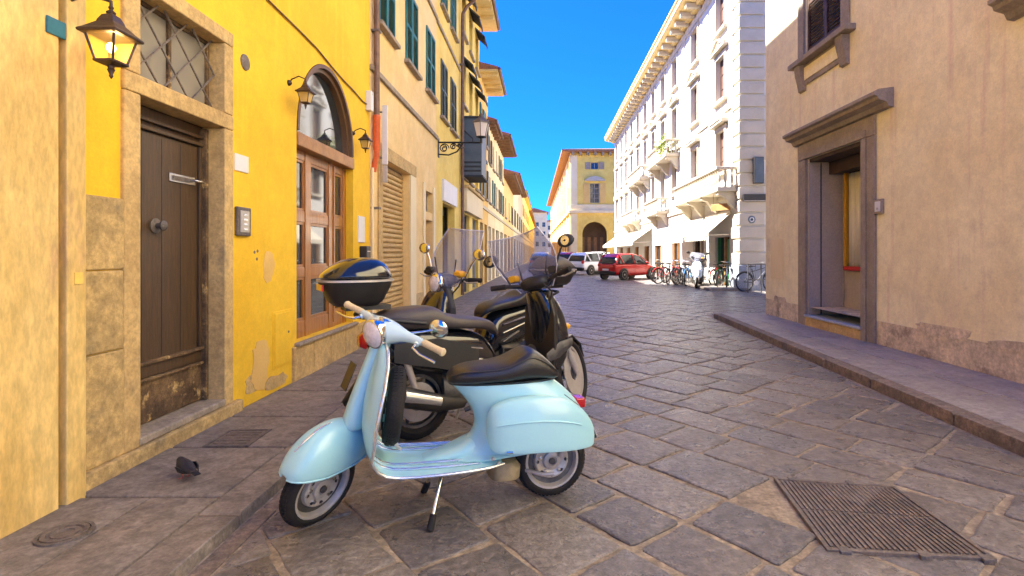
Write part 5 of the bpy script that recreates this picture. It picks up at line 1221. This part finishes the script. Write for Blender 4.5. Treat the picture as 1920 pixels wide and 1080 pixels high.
    if round_light:
        obj('headlight', MB().lathe([(.05, -.08), (.085, -.03), (.092, 0), (.088, .012), (.07, .03), (.02, .045), (.001, .046)], 24, 'x', (1.12, 0, 1.0)).xf(S), 'chrome', t, smooth=50)
        obj('headlight_lens', MB().lathe([(.080, .016), (.06, .037), (.02, .049), (.001, .05)], 20, 'x', (1.12, 0, 1.0)).xf(S), 'lens', t, smooth=60)
    else:
        obj('headlight', MB().loft([xring(1.235, .60, .72, .05, 16), xring(1.262, .61, .71, .11, 16), xring(1.268, .63, .69, .09, 16)]), 'lens', t, smooth=50)
    if screen_h:
        sc2 = []
        for k in range(7):
            z = .98 + screen_h * k / 6; w_ = .15 + .13 * math.sin(min(1, k / 3.5) * PI / 2) - .05 * max(0, (k - 4) / 2)
            sc2.append([(1.12 - .26 * (k / 6) ** 1.2 - .10 * (c ** 2), w_ * c, z) for c in (-1, -.66, -.33, 0, .33, .66, 1)])
        obj('windscreen', MB().loft(sc2, False).xf(S), 'screen', t, solid=.004, smooth=60)
        obj('screen_edge', MB().tube([r_[0] for r_ in sc2] + sc2[-1][1:-1] + [r_[-1] for r_ in sc2[::-1]], .005, 6).xf(S), 'lens', t, smooth=60)
        for sg in (-1, 1): obj('screen_stay', MB().tube([(1.0, sg * .10, 1.03), (1.02, sg * .14, 1.22)], .007, 6).xf(S), 'blackplastic', t)
    obj('side_stand', MB().tube([(.45, .16, .24), (.42, .25, .01)], .012, 8), 'steel', t)
    return t
maxi('black touring scooter with black top case right behind the blue one', (-.93, 3.86), math.atan2(.72, 1.16), 'blackpaint', 'brownplastic', 'blackplastic', 'blackpaint', .42, R(34))
maxi('black and chrome scooter with round headlight and clear windscreen facing left', (-.20, 5.70), math.atan2(-.69, -.72), 'blackpaint', 'leather', 'blackplastic', 'brownplastic', .50, R(12), round_light=True)

# ------------------------------------------------------------------ cars
def car(label, mat, loc, rz, s=1.0, tall=1.0, group='parked cars'):
    t = thing('parked_car', label, 'car', (*loc, .012), rz, group); t.scale = (s, s, s * tall)
    st_ = [(-1.86, .42, .70, .60), (-1.80, .30, .86, .74), (-1.6, .24, .93, .80), (-1.0, .20, .94, .83), (0, .19, .93, .84), (.8, .20, .91, .83), (1.1, .22, .88, .82), (1.5, .24, .80, .79), (1.78, .28, .70, .72), (1.90, .36, .60, .58)]
    b_ = obj('body', MB().loft([xring(x, a, c, w_, 24, 4.5, w_ * 1.0) for x, a, c, w_ in st_]), mat, t, smooth=50, sub=1)
    gh = [(-1.72, .90, .93, .70, .66), (-1.55, .90, 1.26, .74, .60), (-1.30, .90, 1.40, .76, .60), (-.7, .90, 1.455, .78, .61), (-.1, .90, 1.45, .78, .61), (.35, .89, 1.36, .78, .59), (.75, .88, 1.14, .77, .62), (1.10, .87, .90, .74, .70)]
    def gr(x, z0, z1, w0, w1, g=0): return [(x, -w0 - g, z0), (x, -w1 - g, z1 - .04), (x, -w1 * .8, z1 + g), (x, w1 * .8, z1 + g), (x, w1 + g, z1 - .04), (x, w0 + g, z0)]
    obj('glass_house', MB().loft([gr(*q) for q in gh]), 'carglass', t, smooth=35)
    rf = MB().loft([[(x, y, z) for x, y, z in gr(*q, .012)[1:5]] + [(q[0], w_, q[2] - .06) for w_ in (q[4] * .8, -q[4] * .8)] for q in gh[1:6]])
    obj('roof', rf, mat, t, smooth=40)
    for sg in (-1, 1):
        for a, c in (((1.08, .75, .90), (.40, .60, 1.36)), ((-.25, .79, .90), (-.30, .625, 1.43)), ((-1.15, .77, .90), (-1.38, .61, 1.38)), ((-1.70, .72, .90), (-1.45, .61, 1.33))):
            obj('pillar', MB().tube([(a[0], sg * a[1], a[2]), (c[0], sg * c[1], c[2])], .035 if a[0] > -.5 else .05, 6), mat, t)
        d = obj('door_line', MB().tube([(.72, sg * .845, .88), (.70, sg * .85, .35), (-.25, sg * .857, .30), (-.27, sg * .85, .9)], .006, 5), 'blackplastic', t)
        obj('door_handle', box(-.18, .0, sg * .848 - .012, sg * .848 + .012, .78, .81), mat, t, bevel=.005)
        obj('wing_mirror', MB().ball((.72, sg * .92, .96), .07, .09, .065), mat, t, smooth=60)
        obj('headlight', MB().ball((1.70, sg * .58, .68), .15, .12, .08), 'lens', t, smooth=60)
        obj('tail_light', MB().ball((-1.76, sg * .62, .82), .08, .12, .13), 'red', t, smooth=60)
        for x in (-1.18, 1.20):
            obj('wheel_arch', MB().lathe([(.345, sg * .70), (.345, sg * .852), (.001, sg * .853)], 24, 'y', (x, 0, .32)), 'blackplastic', t, smooth=30)
            w_ = obj('wheel', MB().lathe([(.18, sg * .72), (.29, sg * .70), (.305, sg * .74), (.305, sg * .84), (.29, sg * .872), (.21, sg * .875)], 28, 'y', (x, 0, .30)), 'rubber', t, smooth=40)
            obj('rim', MB().lathe([(.215, sg * .872), (.20, sg * .878), (.18, sg * .86), (.06, sg * .868), (.04, sg * .88), (.001, sg * .88)], 20, 'y', (x, 0, .30)), 'steel', w_, smooth=40)
    obj('bumper', MB().loft([xring(1.80, .26, .46, .70, 18, 4), xring(1.93, .30, .44, .56, 18, 4)]), mat, t, smooth=50)
    obj('number_plate', box(-1.885, -1.87, -.25, .25, .52, .62), 'signwhite', t)
    obj('rear_bumper', MB().loft([xring(-1.92, .34, .48, .60, 18, 4), xring(-1.78, .28, .52, .76, 18, 4)]), 'blackplastic', t, smooth=50)
    return t
car('bright red hatchback parked nose in before the white building', 'redcar', (4.35, 27.8), math.atan2(.62, .78), .86, 1.06)
car('white car parked just beyond the red hatchback', 'whitecar', (3.15, 34.3), math.atan2(.7, .7), .96, 1.0)
car('dark red car parked beyond the white car', 'darkredcar', (2.35, 48), R(70), 1.0, 1)
car('white car parked beside the dark red car farther on', 'whitecar', (4.6, 44), R(60), 1.0, 1)
car('blue car parked on the left behind the scooters', 'bluecar', (-.1, 40), R(82), .95, .95)
car('white car on the left farther than the blue car', 'whitecar', (-.2, 48), R(86), 1, 1)
car('grey car last in line on the left', 'greycar', (.0, 57), R(87), 1, 1)

# ------------------------------------------------------------------ bicycles and the pale scooter by the shops
def bicycle(label, mat, loc, rz, basket=False):
    t = thing('bicycle', label, 'bicycle', (*loc, .012), rz, 'bicycles parked before the white building')
    for x in (0, 1.05):
        w_ = obj('wheel', MB().tube([(x + .335 * math.cos(2 * PI * k / 28), 0, .335 + .335 * math.sin(2 * PI * k / 28)) for k in range(28)], .024, 6, close=True), 'rubber', t, smooth=60)
        obj('rim', MB().tube([(x + .31 * math.cos(2 * PI * k / 28), 0, .335 + .31 * math.sin(2 * PI * k / 28)) for k in range(28)], .010, 5, close=True), 'engine', w_, smooth=60)
        sp = MB()
        for k in range(18):
            a = 2 * PI * k / 18; sp.tube([(x, .02 * (-1) ** k, .335), (x + .31 * math.cos(a), 0, .335 + .31 * math.sin(a))], .0025, 4)
        obj('spokes', sp, 'engine', w_)
        obj('mudguard', MB().tube([(x + .365 * math.cos(a), 0, .335 + .365 * math.sin(a)) for a in [R(30) + k * R(15) for k in range(9)]], .02, 5), mat, t, smooth=60)
    fr_ = MB().tube([(0, 0, .335), (.42, 0, .29)], .014, 6).tube([(.42, 0, .29), (.28, 0, .80)], .018, 6).tube([(.0, 0, .335), (.30, 0, .74)], .012, 6).tube([(.42, 0, .29), (.86, 0, .76)], .02, 6).tube([(.31, 0, .70), (.85, 0, .84)], .016, 6)
    obj('frame', fr_, mat, t, smooth=60)
    obj('fork', MB().tube([(1.05, 0, .335), (.93, 0, .62), (.83, 0, .95)], .016, 6), mat, t, smooth=60)
    obj('saddle', MB().loft([xring(.12, .85, .90, .09, 12), xring(.20, .84, .92, .10, 12), xring(.33, .86, .91, .05, 12), xring(.42, .87, .90, .02, 12)]), 'leather', t, smooth=60)
    obj('handlebar', MB().tube([(.70, -.28, 1.0), (.82, -.24, 1.03), (.86, -.08, 1.0), (.86, .08, 1.0), (.82, .24, 1.03), (.70, .28, 1.0)], .013, 6), 'chrome', t, smooth=60)
    obj('crank', MB().lathe([(.09, -.02), (.09, .0), (.02, .01)], 16, 'y', (.42, -.05, .29)).tube([(.42, -.06, .29), (.5, -.08, .14)], .01, 5).tube([(.42, .06, .29), (.34, .08, .44)], .01, 5), 'steel', t)
    if basket:
        bk = MB()
        for z in (.78, .85, .92, .99): bk.tube([(.98, -.17, z), (1.24, -.17, z), (1.24, .17, z), (.98, .17, z)], .008, 4, close=True)
        for x, y in [(.98 + .065 * k, s_ * .17) for k in range(5) for s_ in (-1, 1)] + [(x, -.17 + .085 * k) for k in range(5) for x in (.98, 1.24)]: bk.tube([(x, y, .77), (x, y, 1.0)], .006, 4)
        bk.box(.98, 1.24, -.17, .17, .765, .775); obj('basket', bk, 'wicker', t)
    return t
bicycle('red bicycle with its wheel against the red hatchback', 'redframe', (5.05, 23.6), R(28))
bicycle('black bicycle between the two red bicycles', 'blackpaint', (5.35, 23.0), R(62))
bicycle('grey bicycle beside the black one', 'greycar', (5.55, 24.4), R(40))
bicycle('second red bicycle further right with chrome bars', 'redframe', (5.75, 23.2), R(66))
bicycle('dark blue bicycle left of the pale parked scooter', 'bluecar', (5.85, 21.9), R(58))
bicycle('black bicycle with a wicker basket right of the pale scooter', 'blackpaint', (6.65, 20.2), R(52), True)
bicycle('black bicycle standing behind the second red bicycle', 'blackpaint', (5.5, 24.9), R(75))
bicycle('grey bicycle just left of the dark blue one', 'greycar', (5.95, 22.8), R(70))
bicycle('black bicycle between the dark blue bicycle and the pale scooter', 'blackpaint', (6.1, 21.5), R(66))
bicycle('grey bicycle with wicker basket nearest the corner', 'greycar', (6.75, 19.7), R(70), True)
for k_, (lb_, m_, x_, y_, a_) in enumerate((('black bicycle behind the grey one close to the red hatchback', 'blackpaint', 5.2, 25.2, 50), ('dark bicycle propped against the second red bicycle', 'signdark', 5.62, 22.6, 50),
        ('dark bicycle half hidden behind the dark blue one', 'signdark', 6.0, 23.2, 45), ('dark bicycle half hidden behind the pale scooter', 'signdark', 6.45, 22.3, 40), ('red bicycle half hidden behind the wicker basket', 'redframe', 6.8, 21.4, 48), ('dark bicycle beside the grey railing', 'signdark', 7.05, 18.75, 12))):
    bicycle(lb_, m_, (x_, y_), R(a_))
bicycle('green bicycle leaning near the building corner', 'greenpaint', (6.85, 20.9), R(40))
ps = maxi('pale blue white scooter parked among the bicycles', (6.35, 21.7), R(-112), 'palescooter', 'leather', 'blackplastic', 'blackplastic', .3, R(10))
ps['group'] = 'bicycles and scooter before the white building'
rk = thing('bike_railing', 'thin grey steel railing by the corner of the white building', 'railing', (7.0, 18.3, .0))
for x in (0, .45, .9): obj('post', MB().tube([(x, 0, 0), (x, 0, 1.0)], .022, 8), 'engine', rk, smooth=50)
for z in (.45, .98): obj('rail', MB().tube([(-.02, 0, z), (.92, 0, z)], .02, 8), 'engine', rk, smooth=50)
for k in range(5): obj('bar', MB().tube([(.09 + k * .17, 0, .45), (.09 + k * .17, 0, .97)], .008, 6), 'engine', rk)

# ------------------------------------------------------------------ the dark bird on the pavement
bd = thing('bird', 'small dark bird hunched on the left pavement near the doorstep', 'bird', (-2.05, 3.06, .061), R(150))
bd.scale = (.68, .85, .8)
me = MB().loft([xring(-.12, .060, .072, .012, 14, 2), xring(-.07, .045, .085, .032, 14, 2), xring(-.01, .035, .112, .052, 14, 2), xring(.04, .040, .125, .054, 14, 2), xring(.075, .062, .132, .040, 14, 2), xring(.095, .085, .14, .028, 14, 2), xring(.115, .095, .138, .022, 14, 2), xring(.13, .105, .128, .012, 14, 2)])
obj('body', me, 'bird', bd, smooth=60, sub=1)
for sg in (-1, 1):
    obj('wing', MB().loft([[(x, sg * (y + dy), z) for x, y, z in ((.05, .050, .09), (0, .056, .10), (-.06, .046, .085), (-.13, .018, .062), (-.06, .044, .058), (0, .052, .062))] for dy in (0, .006)]), 'bird', bd, smooth=50)
    lg = obj('leg', MB().tube([(.01, sg * .02, .04), (.015, sg * .022, .004)], .004, 6), 'birdleg', bd)
    for a in (-.5, 0, .5): obj('toe', MB().tube([(.015, sg * .022, .004), (.04, sg * .022 + a * .03, .002)], .003, 5), 'birdleg', lg)
obj('beak', MB().tube([(.128, 0, .116), (.152, 0, .108)], [.006, .001], 6), 'black', bd)
obj('tail', MB().prism([(-.10, .058), (-.17, .05), (-.17, .056), (-.10, .070)], -.02, .02), 'bird', bd)
